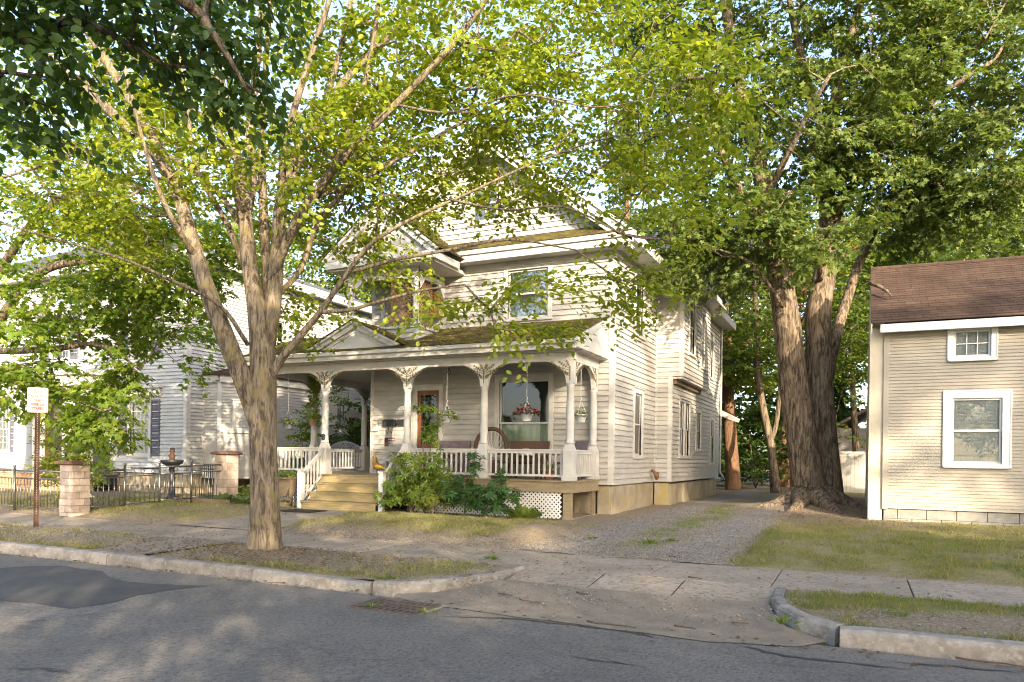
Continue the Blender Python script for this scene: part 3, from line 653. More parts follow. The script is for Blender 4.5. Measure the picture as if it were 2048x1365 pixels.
# ------------------------------------------------------------------ the porch (parts of the house)
PY, DZ, PX0, PX1 = 15.90, 1.14, -15.3, -6.05
Tp = TF(PY); Tside = TS(PX1); Tleft = TS(PX0)
for i in range(14):
    y0 = 15.70+i*.145; bx('deck_board', DECK, H, -15.45, -5.9, y0, min(y0+.14, 17.69), DZ-.03, DZ)
for i in range(30):
    y0 = 17.73+i*.145; bx('deck_board', DECK, H, -15.45, X0-.02, y0, y0+.14, DZ-.03, DZ)
m = MB().box(-15.4, -10.45, 15.74, 15.79, .90, DZ-.032); m.box(-10.44, -5.94, 15.74, 15.79, .86, DZ-.032); m.box(-5.99, -5.94, 15.80, 17.66, .86, DZ-.032); m.build('skirt_board', DECK, H)
for x, y in ((-6.16, 15.80), (-10.4, 15.80), (-13.2, 15.80), (-15.3, 15.80)): MB().box(x, x+.2, y, y+.12, .05, .9).build('porch_post', DECK, H)
MB().box(-6.16, -5.95, 15.76, 15.80, .12, .30).build('ground_board', DECK, H); MB().box(-5.99, -5.95, 15.8, 17.6, .10, .28).build('ground_board', DECK, H)
MB().box(-6.02, -5.97, 17.3, 17.4, .2, .9).build('porch_post', TIMBER, H)
m = MB(); lattice(m, TF(15.80), -10.3, -6.2, .22, .86, .105, .040, 0, .007); m.build('skirt_lattice', WHITE2, H, kind='stuff')
m = MB(); lattice(m, TF(15.80), -15.3, -13.05, .22, .86, .105, .040, 0, .007); m.build('skirt_lattice', WHITE2, H, kind='stuff')
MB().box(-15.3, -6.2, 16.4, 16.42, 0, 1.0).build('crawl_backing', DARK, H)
# ceiling and beam
MB().box(-15.5, -5.95, 15.72, 17.69, 4.10, 4.14).build('porch_ceiling', WHITE, H); MB().box(-15.5, X0-.03, 17.7, 22.2, 4.10, 4.14).build('porch_ceiling', WHITE, H)
m = MB().box(-15.42, -5.93, 15.84, 15.94, 3.90, 4.10); m.build('porch_beam', WHITE, H, bevel=.006)
m = MB().box(-6.1, -5.98, 15.95, 17.68, 3.90, 4.10); m.build('porch_beam', WHITE, H); m = MB().box(-15.36, -15.24, 15.95, 22.2, 3.90, 4.10); m.build('porch_beam', WHITE, H)
m = MB().box(-15.7, -5.78, 15.46, 15.83, 4.14, 4.20); m.box(-15.72, -5.76, 15.42, 15.47, 4.12, 4.30)
m.prism([(-15.74, 4.24), (-5.72, 4.24), (-5.72, 4.34), (-15.74, 4.34)], .02, .10, TF(15.44)); m.build('porch_cornice', WHITE, H, bevel=.01)
m = MB().box(-5.98, -5.76, 15.84, 17.66, 4.12, 4.20); m.box(-5.80, -5.72, 15.45, 17.66, 4.14, 4.38); m.build('porch_cornice', WHITE, H, bevel=.01)
m = MB().box(-15.75, -15.5, 15.84, 22.4, 4.12, 4.38); m.build('porch_cornice', WHITE, H)
mb = MB(); roof_plane(mb, (-15.75, 15.32, 4.345), (-5.72, 15.32, 4.345), (-5.72, 17.68, 5.20), (-15.75, 17.68, 5.20), .13); mb.build('porch_roof', MOSSROOF, H)
mb = MB(); roof_plane(mb, (-15.75, 17.68, 5.1), (X0, 17.68, 5.1), (X0, 22.4, 5.1), (-15.75, 22.4, 4.5), .13); mb.build('porch_roof', MOSSROOF, H)
MB().prism([(15.34, 4.34), (17.68, 5.18), (17.68, 4.34)], 0, .05, TS(-5.80)).build('roof_end', WHITE, H)
MB().prism([(15.30, 4.345), (17.68, 5.205), (17.68, 5.08), (15.30, 4.22)], .05, .10, TS(-5.80)).build('rake_board', WHITE, H)
# columns with brackets
vine_r = random.Random(4)
def vine(parent, T, c, z0, o, sgns=(-1, 1), h=.62, w=.55):
    m = MB(); 
    def leafp(a, z, ang, s):
        ca, sa = math.cos(ang), math.sin(ang); q = [(0, 0), (.3, .22), (1, 0), (.3, -.22)]
        m.prism([(a+s*(x*ca-y*sa), z+s*(x*sa+y*ca)) for x, y in q], o, o+.006, T)
    def br(pts, r=.007): m.tube([T(a, o+.004, z) for a, z in pts], r, 5)
    br([(c, z0), (c, z0+h*.55)], .010)
    for s in sgns:
        for k, (t, rx, rz) in enumerate(((.22, .26, .20), (.34, .62, .34), (.48, .95, .50), (.55, .55, .62), (.60, .22, .72))):
            p0 = (c, z0+h*t*.8); p2 = (c+s*w*rx, z0+h*(t*.5+rz*.62+.1)); p1 = (c+s*w*rx*.45, lerp(p0[1], p2[1], .35))
            P = [(lerp(lerp(p0[0], p1[0], q/6), lerp(p1[0], p2[0], q/6), q/6), lerp(lerp(p0[1], p1[1], q/6), lerp(p1[1], p2[1], q/6), q/6)) for q in range(7)]
            br(P)
            for q in (2, 3, 4, 5, 6):
                for sd in (-1, 1):
                    if q == 6 and sd > 0: continue
                    a = math.atan2(P[q][1]-P[q-1][1], P[q][0]-P[q-1][0])+sd*(.9 if q < 6 else .1); leafp(*P[q], a, .05+.012*vine_r.random())
    m.build('vine_ornament', OLIVE, parent, kind='stuff')
def bracket(T, c, sides, zs=3.38, zt=3.90, R=.56, hw=.10):
    pts = []
    if 1 in sides: pts += [(c+hw, zs)]+[(c+hw+R*(1-math.cos(math.radians(t))), zs+.04+(zt-zs-.04)*math.sin(math.radians(t))) for t in range(0, 91, 10)]
    else: pts += [(c+hw, zs), (c+hw, zt)]
    if -1 in sides: pts += [(c-hw-R*(1-math.cos(math.radians(t))), zs+.04+(zt-zs-.04)*math.sin(math.radians(t))) for t in range(90, -1, -10)]+[(c-hw, zs)]
    else: pts += [(c-hw, zt), (c-hw, zs)]
    b = MB().prism(pts, -.05, .05, T).build('bracket', WHITE, H); vine(b, T, c, zs+.06, .051, sides); return b
def column(x, y):
    c = Vector((x, y, 0)); m = MB(); m.lathe([(.088, 1.98), (.105, 2.0), (.105, 2.04), (.090, 2.07), (.094, 2.4), (.090, 2.9), (.080, 3.28), (.098, 3.32), (.098, 3.37)], c, 20)
    o = m.build('column', WHITE, H, smooth=True); md = o.modifiers.new('split', 'EDGE_SPLIT')
    p = MB(); p.box(x-.125, x+.125, y-.125, y+.125, DZ+.001, 1.83); p.box(x-.145, x+.145, y-.145, y+.145, DZ+.001, 1.24)
    b = len(p.v); p.v += [(x-.125, y-.125, 1.83), (x+.125, y-.125, 1.83), (x+.125, y+.125, 1.83), (x-.125, y+.125, 1.83)]+[(x+sx*.075, y+sy*.075, 1.99) for sx, sy in ((-1, -1), (1, -1), (1, 1), (-1, 1))]
    p.f += [(b, b+1, b+5, b+4), (b+1, b+2, b+6, b+5), (b+2, b+3, b+7, b+6), (b+3, b, b+4, b+7), (b+4, b+5, b+6, b+7)]
    p.build('pedestal', WHITE, o, bevel=.008)
FC = [-15.3, -13.13, -10.49, -8.28, -6.05]
for i, x in enumerate(FC):
    column(x, PY); bracket(Tp, x, (1,) if i == 0 else ((-1,) if i == 4 else (-1, 1)))
bracket(Tside, PY+.16, (1,)); bracket(Tside, 17.55, (-1,)); column(PX1, 17.52)
for y in (18.0, 20.55): column(PX0, y); bracket(Tleft, y, (-1, 1))
def railing(T, a0, a1, n, zb=1.22, zt=1.86, o=0.0):
    m = MB(); m.box(a0, a1, o-.045, o+.045, zt-.035, zt, T); m.box(a0, a1, o-.025, o+.025, zt-.10, zt-.036, T); m.box(a0, a1, o-.025, o+.025, zb, zb+.05, T)
    r = m.build('railing', WHITE, H, bevel=.005); me = None
    for i in range(n):
        a = lerp(a0, a1, (i+.5)/n); q = T(a, o, zb+.05)
        part('baluster', unit_box(WHITE), r, (q[0]-.021, q[1]-.014, zb+.051), (.042, .028, zt-.10-zb-.052))
railing(Tp, -8.15, -6.18, 14); railing(Tp, -10.36, -8.41, 14); railing(Tp, -15.17, -13.26, 13)
railing(Tside, PY+.13, 17.4, 11); railing(Tleft, PY+.13, 17.87, 13); railing(Tleft, 18.13, 20.42, 15)
# steps
for i in range(4):
    zt = DZ-i*.22; yf = 15.70-i*.28
    bx('riser', STEPW, H, -12.95, -10.68, yf-.03, yf, zt-.22+(.005 if i < 3 else -.1), zt-.042)
    if i: bx('tread', STEPW, H, -13.0, -10.64, yf-.06, yf+.245, zt-.04, zt)
MB().box(-12.94, -10.7, 14.9, 15.68, .1, .3).build('step_carriage', TIMBER, H)
for sx, xx in ((-1, -13.10), (1, -10.56)):
    m = MB(); yb = 14.93; zb = gzf(xx, yb); m.box(xx-.062, xx+.062, yb-.062, yb+.062, zb-.05, 1.24); m.box(xx-.078, xx+.078, yb-.078, yb+.078, 1.24, 1.27); m.box(xx-.07, xx+.07, yb-.07, yb+.07, 1.13, 1.16); m.build('newel_post', WHITE2, H, bevel=.006)
    Tn = TS(xx-.02); r = MB()
    for (za, zc, w) in ((1.16, 1.80, .07), (.52, 1.16, .06)):
        r.prism([(yb+.06, za-w), (PY-.125, zc-w), (PY-.125, zc), (yb+.06, za)], 0, .045, Tn)
    r.prism([(yb+.05, 1.16), (PY-.125, 1.80), (PY-.125, 1.83), (yb+.05, 1.19)], -.02, .065, Tn)
    ro = r.build('stair_railing', WHITE, H)
    for k in range(6):
        y = lerp(yb+.14, PY-.2, k/5); t = (y-yb-.06)/(PY-.185-yb); z0 = lerp(.50, 1.13, t); part('baluster', unit_box(WHITE), ro, (xx-.012, y-.02, z0), (.03, .04, .60))
m = MB(); lattice(m, TS(-13.12), 15.0, 15.75, .25, .9, .105, .04, 0, .007, mask=lambda a, z: z < .25+(a-15.0)*.9); m.build('skirt_lattice', WHITE2, H, kind='stuff')
# little gable over the steps
GC, GW, GZ0, GZ1 = -11.8, 1.42, 4.41, 5.08; Tg = TF(15.40)
MB().prism([(GC-GW+.12, GZ0), (GC+GW-.12, GZ0), (GC, GZ1-.1)], -.05, -.02, Tg).build('pediment_panel', WHITE, H)
for s in (-1, 1):
    m = MB(); m.prism([(GC+s*GW, GZ0), (GC, GZ1), (GC, GZ1-.15), (GC+s*(GW-.30), GZ0)], -.01, .05, Tg); m.prism([(GC+s*(GW+.04), GZ0+.02), (GC, GZ1+.04), (GC, GZ1-.02), (GC+s*(GW-.06), GZ0)], .05, .11, Tg)
    m.prism([(GC+s*(GW-.42), GZ0+.0), (GC, GZ1-.22), (GC, GZ1-.26), (GC+s*(GW-.50), GZ0+.0)], -.02, .01, Tg); m.build('pediment_rake', WHITE, H)
    mb = MB(); a = (GC+s*(GW+.08), 15.26, GZ0+.03); d = (GC, 15.26, GZ1+.05); c = (GC, 17.6, GZ1+.05); b = (GC+s*(GW+.08), 15.5, GZ0+.03)
    roof_plane(mb, a, b, c, d, .12); mb.build('pediment_roof', MOSSROOF, H)
# upstairs balcony
BX0, BX1, BY = -12.75, -10.49, 16.32; Tbf, Tbs = TF(BY), TS(BX1)
MB().box(BX0+.02, BX1-.02, BY+.02, HY-.02, 4.6, 4.98).build('balcony_floor', WHITE, H)
clap_wall(H, SIDING, 'F', BY, BX0, BX1-.08, 4.62, 5.02, E); clap_wall(H, SIDING, 'S', BX1, BY+.08, HY, 4.62, 5.02, E)
m = MB().box(BX0-.05, BX1+.05, BY-.06, BY+.08, 5.02, 5.08); m.box(BX1-.08, BX1+.06, BY+.08, HY, 5.02, 5.08); m.build('balcony_cap', WHITE, H)
MB().box(BX1-.08, BX1+.02, BY-.024, BY+.08, 4.6, 5.02).build('corner_board', WHITE, H)
for x, y in ((BX0+.07, BY+.03), (BX1-.08, BY+.03)):
    m = MB().lathe([(.15, 5.08), (.15, 5.14), (.09, 5.2), (.075, 5.3), (.085, 5.36), (.082, 5.9), (.072, 6.2), (.09, 6.24), (.09, 6.3)], (x, y, 0), 16); o = m.build('balcony_column', WHITE, H, smooth=True)
pts = [(BX0+.17, 6.0), (BX0+.17, 6.1), (BX0+.5, 6.36), (BX1-.55, 6.36), (BX1-.3, 6.30), (BX1-.18, 6.1), (BX1-.18, 5.9), (BX1, 5.9), (BX1, 6.62), (BX0, 6.62), (BX0, 6.0)]
MB().prism(pts, -.09, 0, Tbf).build('balcony_arch', WHITE, H)
MB().prism([(BY+.02, 5.95), (BY+.14, 6.1), (BY+.35, 6.35), (HY-.35, 6.35), (HY-.12, 6.1), (HY-.02, 5.9), (HY-.02, 6.62), (BY+.02, 6.62)], -.09, 0, Tbs).build('balcony_arch', WHITE, H)
MB().box(BX0, BX1, BY+.1, HY, 6.5, 6.56).build('balcony_ceiling', DECK, H)
MB().box(-12.52, -12.40, HY-.16, HY-.03, 5.06, 6.1).build('balcony_pilaster', WHITE, H)
m = MB(); lattice(m, Tbf, -11.35, -10.68, 5.08, 6.40, .115, .036, -.14, .008, mask=lambda a, z: z < 6.40-.18*max(0, (a+10.95)/.27)**2); f = m.build('privacy_lattice', LATTB, H, kind='stuff')
m = MB(); lattice(m, Tbs, BY+.2, BY+.85, 5.08, 6.30, .115, .036, -.1, .008); m.build('privacy_lattice', LATTB, H, kind='stuff')
MB().box(-11.40, -11.35, BY+.10, BY+.16, 5.08, 6.45).build('lattice_frame', LATTB, H)
m = MB().box(BX1-.30, BX1-.04, BY+.9, BY+1.25, 5.45, 6.15); m.build('balcony_cabinet', DOORW, H, bevel=.02)
VX0, VX1, VY, VZ0 = -13.2, -9.75, 15.95, 6.62; VC = (VX0+VX1)/2
m = MB().box(VX0+.1, VX1-.1, VY+.03, HY, VZ0, VZ0+.1); m.box(VX0, VX1, VY-.06, VY+.06, VZ0+.05, VZ0+.24); m.box(VX1-.1, VX1, VY+.06, 17.2, VZ0+.05, VZ0+.24); m.build('balcony_cornice', WHITE, H, bevel=.012)
MB().prism([(VX0+.15, VZ0+.24), (VX1-.15, VZ0+.24), (VC, 8.15)], -.12, -.08, TF(VY)).build('pediment_panel', SIDING, H)
for s, xe in ((-1, VX0-.08), (1, VX1+.08)):
    m = MB(); T = TF(VY); z0 = VZ0+.26; m.prism([(xe, z0), (VC, 8.3), (VC, 8.08), (xe-s*.3, z0)], -.06, .02, T); m.prism([(xe+s*.05, z0+.02), (VC, 8.35), (VC, 8.28), (xe-s*.05, z0)], .02, .08, T); m.build('pediment_rake', WHITE, H)
    mb = MB(); roof_plane(mb, (xe+s*.06, VY-.1, z0+.03), (xe+s*.06, 17.7, z0+.03), (VC, 19.0, 8.37), (VC, VY-.1, 8.37), .13); mb.build('pediment_roof', MOSSROOF, H)

# ------------------------------------------------------------------ the tan house on the right
R = thing('tan_house', (4, 19.6, .25), 'tan clapboard house with brown shingle roof beside the drive', 'house')
RX0, RX1, RYF = .47, 11.0, 19.6; Trf, Trs = TF(RYF), TS(RX0)
MB().box(RX0+.35, RX1-.05, RYF+.32, 24.5, .3, 4.9).build('wall_core', CORE, R)
uwr = (1.80, 2.72, 4.05, 4.80); lwr = (1.73, 3.0, 1.62, 3.30)
clap_wall(R, TAN, 'F', RYF, RX0+.12, RX1, .58, 4.86, .0775, [uwr, lwr], joined='clapboards', th=.024)
MB().box(RX0, RX0+.12, 0, .03, .56, 4.86, Trf).build('corner_board', TAN, R)
w = window(R, Trf, *uwr, trim=.10, split=0.02, munt=(2, 1), munt_low=False, mat=WHITE2, cap=False, blind=True, glass=GLASS)
w = window(R, Trf, *lwr, trim=.15, split=.5, mat=WHITE2, cap=False, blind=.12, glass=GLASS)
for (a0, a1, z0, z1) in (uwr, lwr): 
    m = MB(); t = .03
    m.box(a0-t, a0, 0, .055, z0-t, z1+t, Trf); m.box(a1, a1+t, 0, .055, z0-t, z1+t, Trf); m.box(a0, a1, 0, .055, z1, z1+t, Trf); m.box(a0, a1, 0, .10, z0-t-.03, z0-.052, Trf); m.build('window_casing', WHITE2, R)
x = RX0+.03
for r_, (zz0, zz1) in enumerate(((.02, .34), (.345, .56))):
    x = RX0+.03-(.3 if r_ else 0)
    while x < RX1: 
        e = x+.60; MB().box(max(x, RX0+.03)+.005, e-.005, RYF+.02, RYF+.25, zz0, zz1).build('foundation_block', BLOCK, R, bevel=.006); x = e
# left flank: brown shingles under a long rear slope
m = MB(); fl = [(19.62, .1), (30.5, .1), (30.5, 2.35), (21.95, 6.6), (19.62, 4.85)]; m.prism(fl, -.3, 0, Trs); m.build('side_wall', CREAM, R)
mb = MB(); z = .6
while z < 6.3:
    a1 = 30.4 if z < 2.3 else 30.4-(z-2.3)/4.25*8.4; a0 = 19.66 if z < 4.8 else 19.66+(z-4.8)*1.35
    if a1 > a0+.1: mb.add([Trs(a0, .002, z+.12), Trs(a1, .002, z+.12), Trs(a1, .03, z), Trs(a0, .03, z), Trs(a0, 0, z), Trs(a1, 0, z)], [(0, 1, 2, 3), (3, 2, 5, 4)])
    z += .12
mb.build('side_shingles', M('weathered_shingle', (.30, .20, .10), (.20, .13, .07), 9, .9, .5, 40, stretch=(1, 4, 1)), R, kind='stuff')
MB().prism([(23.0, 1.9), (24.0, 1.9), (24.0, 3.4), (23.0, 3.4)], .03, .07, TS(RX0-.1)).build('side_window', WHITE2, R)
MB().box(RX0-.17, RX0-.02, 21.0, 21.3, 1.35, 1.85).build('electric_meter', POTG, R, bevel=.02)
m = MB().tube([(RX0-.06, 21.15, .5), (RX0-.06, 21.15, 4.6)], .02, 6); m.build('conduit', POTG, R)
MB().box(RX0-.20, RX0-.03, 20.2, 20.45, 3.9, 4.4).build('wall_vent', WHITE2, R, bevel=.01)
RL = .18; rid = 21.95
def sag(x): return -.10*math.sin(max(0, min(1, (x-RL)/9))*math.pi)+.10*(x-RL)/6*0
mb = MB(); n = 6
for i in range(n):
    xa, xb = lerp(RL, 11.3, i/n), lerp(RL, 11.3, (i+1)/n)
    roof_plane(mb, (xa, 19.3, 4.93), (xb, 19.3, 4.93), (xb, rid, 6.82+sag(xb)*.6), (xa, rid, 6.82+sag(xa)*.6), .125, .016)
mb.build('roof', BROWNROOF, R)
mb = MB(); roof_plane(mb, (RL, 30.8, 2.3), (11.3, 30.8, 2.3), (11.3, rid, 6.82), (RL, rid, 6.82), .2); mb.build('roof', BROWNROOF, R)
m = MB(); m.tube([(RL, rid, 6.84), (3, rid, 6.80), (6, rid, 6.78), (11.3, rid, 6.82)], .05, 6); m.build('ridge_cap', BROWNROOF, R)
m = MB().box(RL+.2, 11.3, 19.27, 19.34, 4.70, 4.89); m.box(RL+.2, 11.3, 19.34, RYF, 4.80, 4.86); m.build('eave_fascia', WHITE2, R, bevel=.006)
m = MB(); T = TS(RL); m.prism([(19.28, 4.90), (rid, 6.80), (30.8, 2.28), (30.8, 2.05), (rid, 6.58), (19.28, 4.68)], 0, .03, T); m.prism([(19.6, 5.0), (rid, 6.75), (30.6, 2.3), (30.6, 2.22), (rid, 6.62), (19.6, 4.92)], .03, .3, T); m.build('rake_board', CREAM, R)
m = MB(); rb = random.Random(8)
P = [at(1738, 566, 18.6), at(1760, 574, 18.3), at(1776, 584, 18.1), at(1784, 594, 18.0)]
tag(m.tube(P, [.05, .045, .035, .02], 6).build('fallen_branch', BARK2, smooth=True), 'broken branch lying over the edge of the brown shingle roof', 'branch')

# ------------------------------------------------------------------ the white house on the left
LH = thing('white_house', (-26, 17.9, .4), 'white clapboard house with grey shutters behind the steel fence', 'house')
LX0, LX1, LY = -36.0, -20.7, 17.9; Tlf, Tls = TF(LY), TS(LX1)
MB().box(LX0, LX1-.35, LY+.35, 32, .3, 8.4).build('wall_core', CORE, LH)
EP = (-28.6, -24.55, .9, 4.05)
lw1 = (-23.6, -22.4, 1.55, 3.55); lw2 = (-23.6, -22.4, 5.1, 6.95); lw3 = (-28.0, -26.8, 5.1, 6.95); lw4 = (-31.6, -30.4, 1.6, 3.5)
clap_wall(LH, SIDING_L, 'F', LY, LX0, LX1-.14, .95, 8.2, .125, [lw1, lw2, lw3, lw4, EP], joined='clapboards', th=.045)
clap_wall(LH, SIDING_L, 'S', LX1, LY+.14, 32, .95, 8.2, .125, [(21.5, 22.6, 5.2, 7.0), (25.5, 26.6, 5.2, 7.0), (26.5, 27.6, 1.7, 3.5)], joined='clapboards', th=.045)
for a, b, t in ((LX1-.14, LX1+.02, Tlf), (LY-.02, LY+.14, Tls)): MB().box(a, b, 0, .03, .9, 8.2, t).build('corner_board', WHITE, LH)
def shutter(T, a0, a1, z0, z1):
    m = MB(); m.box(a0, a0+.05, .02, .06, z0, z1, T); m.box(a1-.05, a1, .02, .06, z0, z1, T)
    for z in (z0, (z0+z1)/2-.03, z1-.06): m.box(a0+.05, a1-.05, .02, .06, z, z+.06, T)
    s = m.build('shutter', SHUT, LH); k = MB(); z = z0+.06
    while z < z1-.06: k.add([T(a0+.05, .025, z+.045), T(a1-.05, .025, z+.045), T(a1-.05, .055, z), T(a0+.05, .055, z)], [(0, 1, 2, 3)]); z += .05
    k.build('louvres', SHUT, s, kind='stuff')
for (a0, a1, z0, z1) in (lw1, lw2, lw3, lw4):
    window(LH, Tlf, a0, a1, z0, z1, trim=.12, munt=(3, 2), curt=CURTD if z0 > 3 else CURTW, glass=GLASS)
    shutter(Tlf, a0-.46, a0-.02, z0, z1-.05); shutter(Tlf, a1+.02, a1+.46, z0, z1-.05)
m = MB().box(-24.1, -21.9, 0, .10, 3.62, 3.90, Tlf); m.box(-24.2, -21.8, 0, .2, 3.90, 3.98, Tlf); m.build('window_hood', WHITE, LH)
for a in ((21.5, 22.6, 5.2, 7.0), (25.5, 26.6, 5.2, 7.0), (26.5, 27.6, 1.7, 3.5)): window(LH, Tls, *a, trim=.12, munt=(2, 2))
stones(TF(LY+.04), -24.2, LX1, .0, .93, .4, .9, rows=2, parent=LH); stones(TS(LX1-.04), LY+.1, 24, 0, .93, .5, 1.0, rows=2, parent=LH)
# entrance recess with brown door, pilasters and raised stone porch
MB().box(EP[0], EP[1], LY+1.5, LY+1.55, .9, 4.1).build('recess_wall', BRICKO, LH); MB().box(EP[0]-.02, EP[0]+.02, LY+.02, LY+1.5, .9, 4.1).build('recess_wall', BRICKO, LH); MB().box(EP[1]-.02, EP[1]+.02, LY+.02, LY+1.5, .9, 4.1).build('recess_wall', BRICKO, LH)
MB().box(EP[0], EP[1], LY, LY+1.5, 4.0, 4.08).build('recess_ceiling', WHITE, LH)
door(LH, TF(LY+1.48), -27.3, -25.9, .92, 3.5)
for x in (-28.55, -27.45, -25.75, -24.75): 
    m = MB().box(x-.15, x+.15, LY-.9, LY-.62, .95, 3.95); m.box(x-.2, x+.2, LY-.95, LY-.57, .85, 1.05); m.box(x-.2, x+.2, LY-.95, LY-.57, 3.85, 3.97); m.build('portico_pillar', WHITE, LH, bevel=.01)
m = MB().box(-29.0, -24.3, LY-1.1, LY, 3.98, 4.35); m.box(-29.1, -24.2, LY-1.2, LY, 4.35, 4.5); m.build('portico_entablature', WHITE, LH, bevel=.01)
stones(TF(LY-1.2), -29.2, -24.1, .2, .84, .25, .6, rows=3, mat=BRICKO, name='porch_stone', parent=LH); MB().box(-29.25, -24.05, LY-1.25, LY-.01, .84, .92).build('portico_floor', CONC, LH)
# side bay with its own roof
BAY = [(-20.7, 18.6), (-19.94, 18.6), (-18.9, 19.9), (-18.9, 22.6), (-20.7, 23.6)]
for i in range(4):
    p, q = Vector((*BAY[i], 0)), Vector((*BAY[i+1], 0)); d = (q-p).normalized(); nr = Vector((d.y, -d.x, 0)); L = (q-p).length
    T = (lambda p, d, nr: lambda a, o, z: tuple(p+d*a+nr*o+Vector((0, 0, z))))(p, d, nr)
    mb = MB(); z = .8
    while z < 4.1: mb.prism([(0, z), (L, z), (L, z+.105), (0, z+.105)], -.04, .002, T); mb.add([T(0, .003, z+.105), T(L, .003, z+.105), T(L, .03, z), T(0, .03, z), T(0, 0, z), T(L, 0, z)], [(0, 1, 2, 3), (3, 2, 5, 4)]); z += .105
    mb.build('bay_siding', SIDING, LH, kind='stuff')
    MB().box(-.06, .06, -.03, .03, .8, 4.15, T).build('corner_board', WHITE, LH); MB().box(0, L, -.05, .10, 4.1, 4.35, T).build('bay_cornice', WHITE, LH)
    if i == 1: window(LH, T, .42, 1.25, 2.5, 3.5, trim=.10, curt=CURTW); MB().box(.3, 1.4, 0, .1, 2.38, 2.44, T).build('window_ledge', WHITE, LH)
    mb = MB(); a, b = T(-.1, .2, 4.35), T(L+.1, .2, 4.35); roof_plane(mb, a, b, (-20.7, 21.4, 5.0), (-20.7, 20.4, 5.0), .13); mb.build('bay_roof', BROWNROOF, LH)
m = MB().box(LX0-.4, LX1+.45, LY-.45, 32.4, 8.2, 8.3); m.box(LX0-.45, LX1+.5, LY-.5, LY-.42, 8.15, 8.45); m.box(LX1+.42, LX1+.5, LY-.42, 32.4, 8.15, 8.45); m.build('eave_cornice', WHITE, LH)
mb = MB(); c1, c2 = (-28.3, 22.5, 11.4), (-28.3, 27.5, 11.4); e = [(LX0-.5, LY-.5, 8.45), (LX1+.5, LY-.5, 8.45), (LX1+.5, 32.4, 8.45), (LX0-.5, 32.4, 8.45)]
roof_plane(mb, e[0], e[1], c1, c1); roof_plane(mb, e[1], e[2], c2, c1); mb.build('roof', GREYROOF, LH)

# ------------------------------------------------------------------ things behind: garage, fences, far houses
G = thing('old_garage', (3, 47, .4), 'weathered grey garage with rusty metal roof behind the white fence', 'garage')
gx0, gx1, gy = -1.35, 9.0, 46.0
MB().box(gx0, 1.35, gy, gy+10, .2, 3.6).build('wall', GARAGE, G)
mb = MB(); z = .4
while z < 3.5: mb.box(gx0-.02, 1.3, gy-.02, gy, z, z+.17); z += .2
mb.build('wall_boards', GARAGE, G, kind='stuff')
MB().prism([(1.35, .2), (8, .2), (8, 4.4), (4.6, 6.9), (1.35, 3.7)], -9, 0.05, TF(gy-.5)).build('gable_wall', CREAM, G)
mb = MB(); z = .4
while z < 3.6: mb.box(1.4, 8, gy-.58, gy-.55, z, z+.16); z += .19
mb.build('gable_boards', CREAM, G, kind='stuff')
MB().box(-.1, .85, gy-.06, gy-.02, .2, 2.0).build('window_panel', WHITE2, G)
slab('roof', METROOF, ((gx0-.3, gy-.7, 3.55), (gx0-.3, gy+10, 3.55), (4.6, gy+10, 7.1), (4.6, gy-.7, 7.1)), .08, G)
for i in range(11): t = i/10; slab('roof_rib', METROOF, ((gx0-.3, gy-.7+t*10.4, 3.60), (gx0-.3, gy-.62+t*10.4, 3.60), (4.6, gy-.62+t*10.4, 7.15), (4.6, gy-.7+t*10.4, 7.15)), .05, G)
VF = thing('vinyl_fence', (1.2, 36, .4), 'white vinyl panel fence behind the big maple', 'fence')
def fz(x, y): return gzf(x, y)
for i, x in enumerate((.95, 2.75, 4.55)):
    MB().box(x-.06, x+.06, 35.94, 36.06, .1, 2.18).build('post', WHITE, VF); MB().box(x-.075, x+.075, 35.925, 36.075, 2.18, 2.23).build('post_cap', WHITE, VF)
for x0 in (-.85, 1.01, 2.81):
    w_ = 1.68; MB().box(x0, x0+w_, 35.98, 36.02, 2.02, 2.14).build('rail', WHITE, VF); MB().box(x0, x0+w_, 35.98, 36.02, .2, .34).build('rail', WHITE, VF)
    for k in range(11): bx('panel_board', WHITE, VF, x0+k*w_/11+.004, x0+(k+1)*w_/11-.004, 35.99, 36.01, .34, 2.02)
PF = thing('picket_panel', (-1.4, 34.6, .4), 'weathered wooden picket panel standing by the white fence', 'fence')
for k in range(15): bx('picket', WOODF, PF, -2.6+k*.125, -2.6+k*.125+.105, 34.5, 34.52, .2, 1.95+.03*math.sin(k*2.1))
MB().box(-2.6, -.75, 34.52, 34.57, .6, .7).build('rail', WOODF, PF); MB().box(-2.6, -.75, 34.52, 34.57, 1.6, 1.7).build('rail', WOODF, PF)

# ------------------------------------------------------------------ street sign, steel fence and pillars
sp = gpt(72, 1053, .17); sx, sy = sp
S = thing('parking_sign', (sx, sy, gzf(sx, sy)), 'white no parking sign with red letters on a rusty post', 'sign')
fd = Vector((-sx, -sy, 0)).normalized(); fa = math.atan2(fd.y, fd.x)+math.pi/2      # the plate faces the camera side of the street
zb = gzf(sx, sy)-.1; rt = Vector((math.cos(fa), math.sin(fa), 0))
Tn = lambda a, o, z: tuple(Vector((sx, sy, z))+rt*a+fd*o)
m = MB().box(-.032, .032, -.018, .0, zb, 2.92, Tn); m.box(-.045, -.028, 0, .012, zb, 2.92, Tn); m.box(.028, .045, 0, .012, zb, 2.92, Tn); m.build('post', RUST, S)
for k in range(62):
    z = .45+k*.033
    if z < 2.4: pass
m = MB()
for k in range(60): m.box(-.006, .006, 0, .002, .42+k*.034, .432+k*.034, Tn)
m.build('bolt_holes', M('pale_hole', (.30, .26, .22)), S, kind='stuff')
zc = 1.65+ (903-801)/FPX*((sx*FW.x+sy*FW.y)); hw_, hh = .172, .245
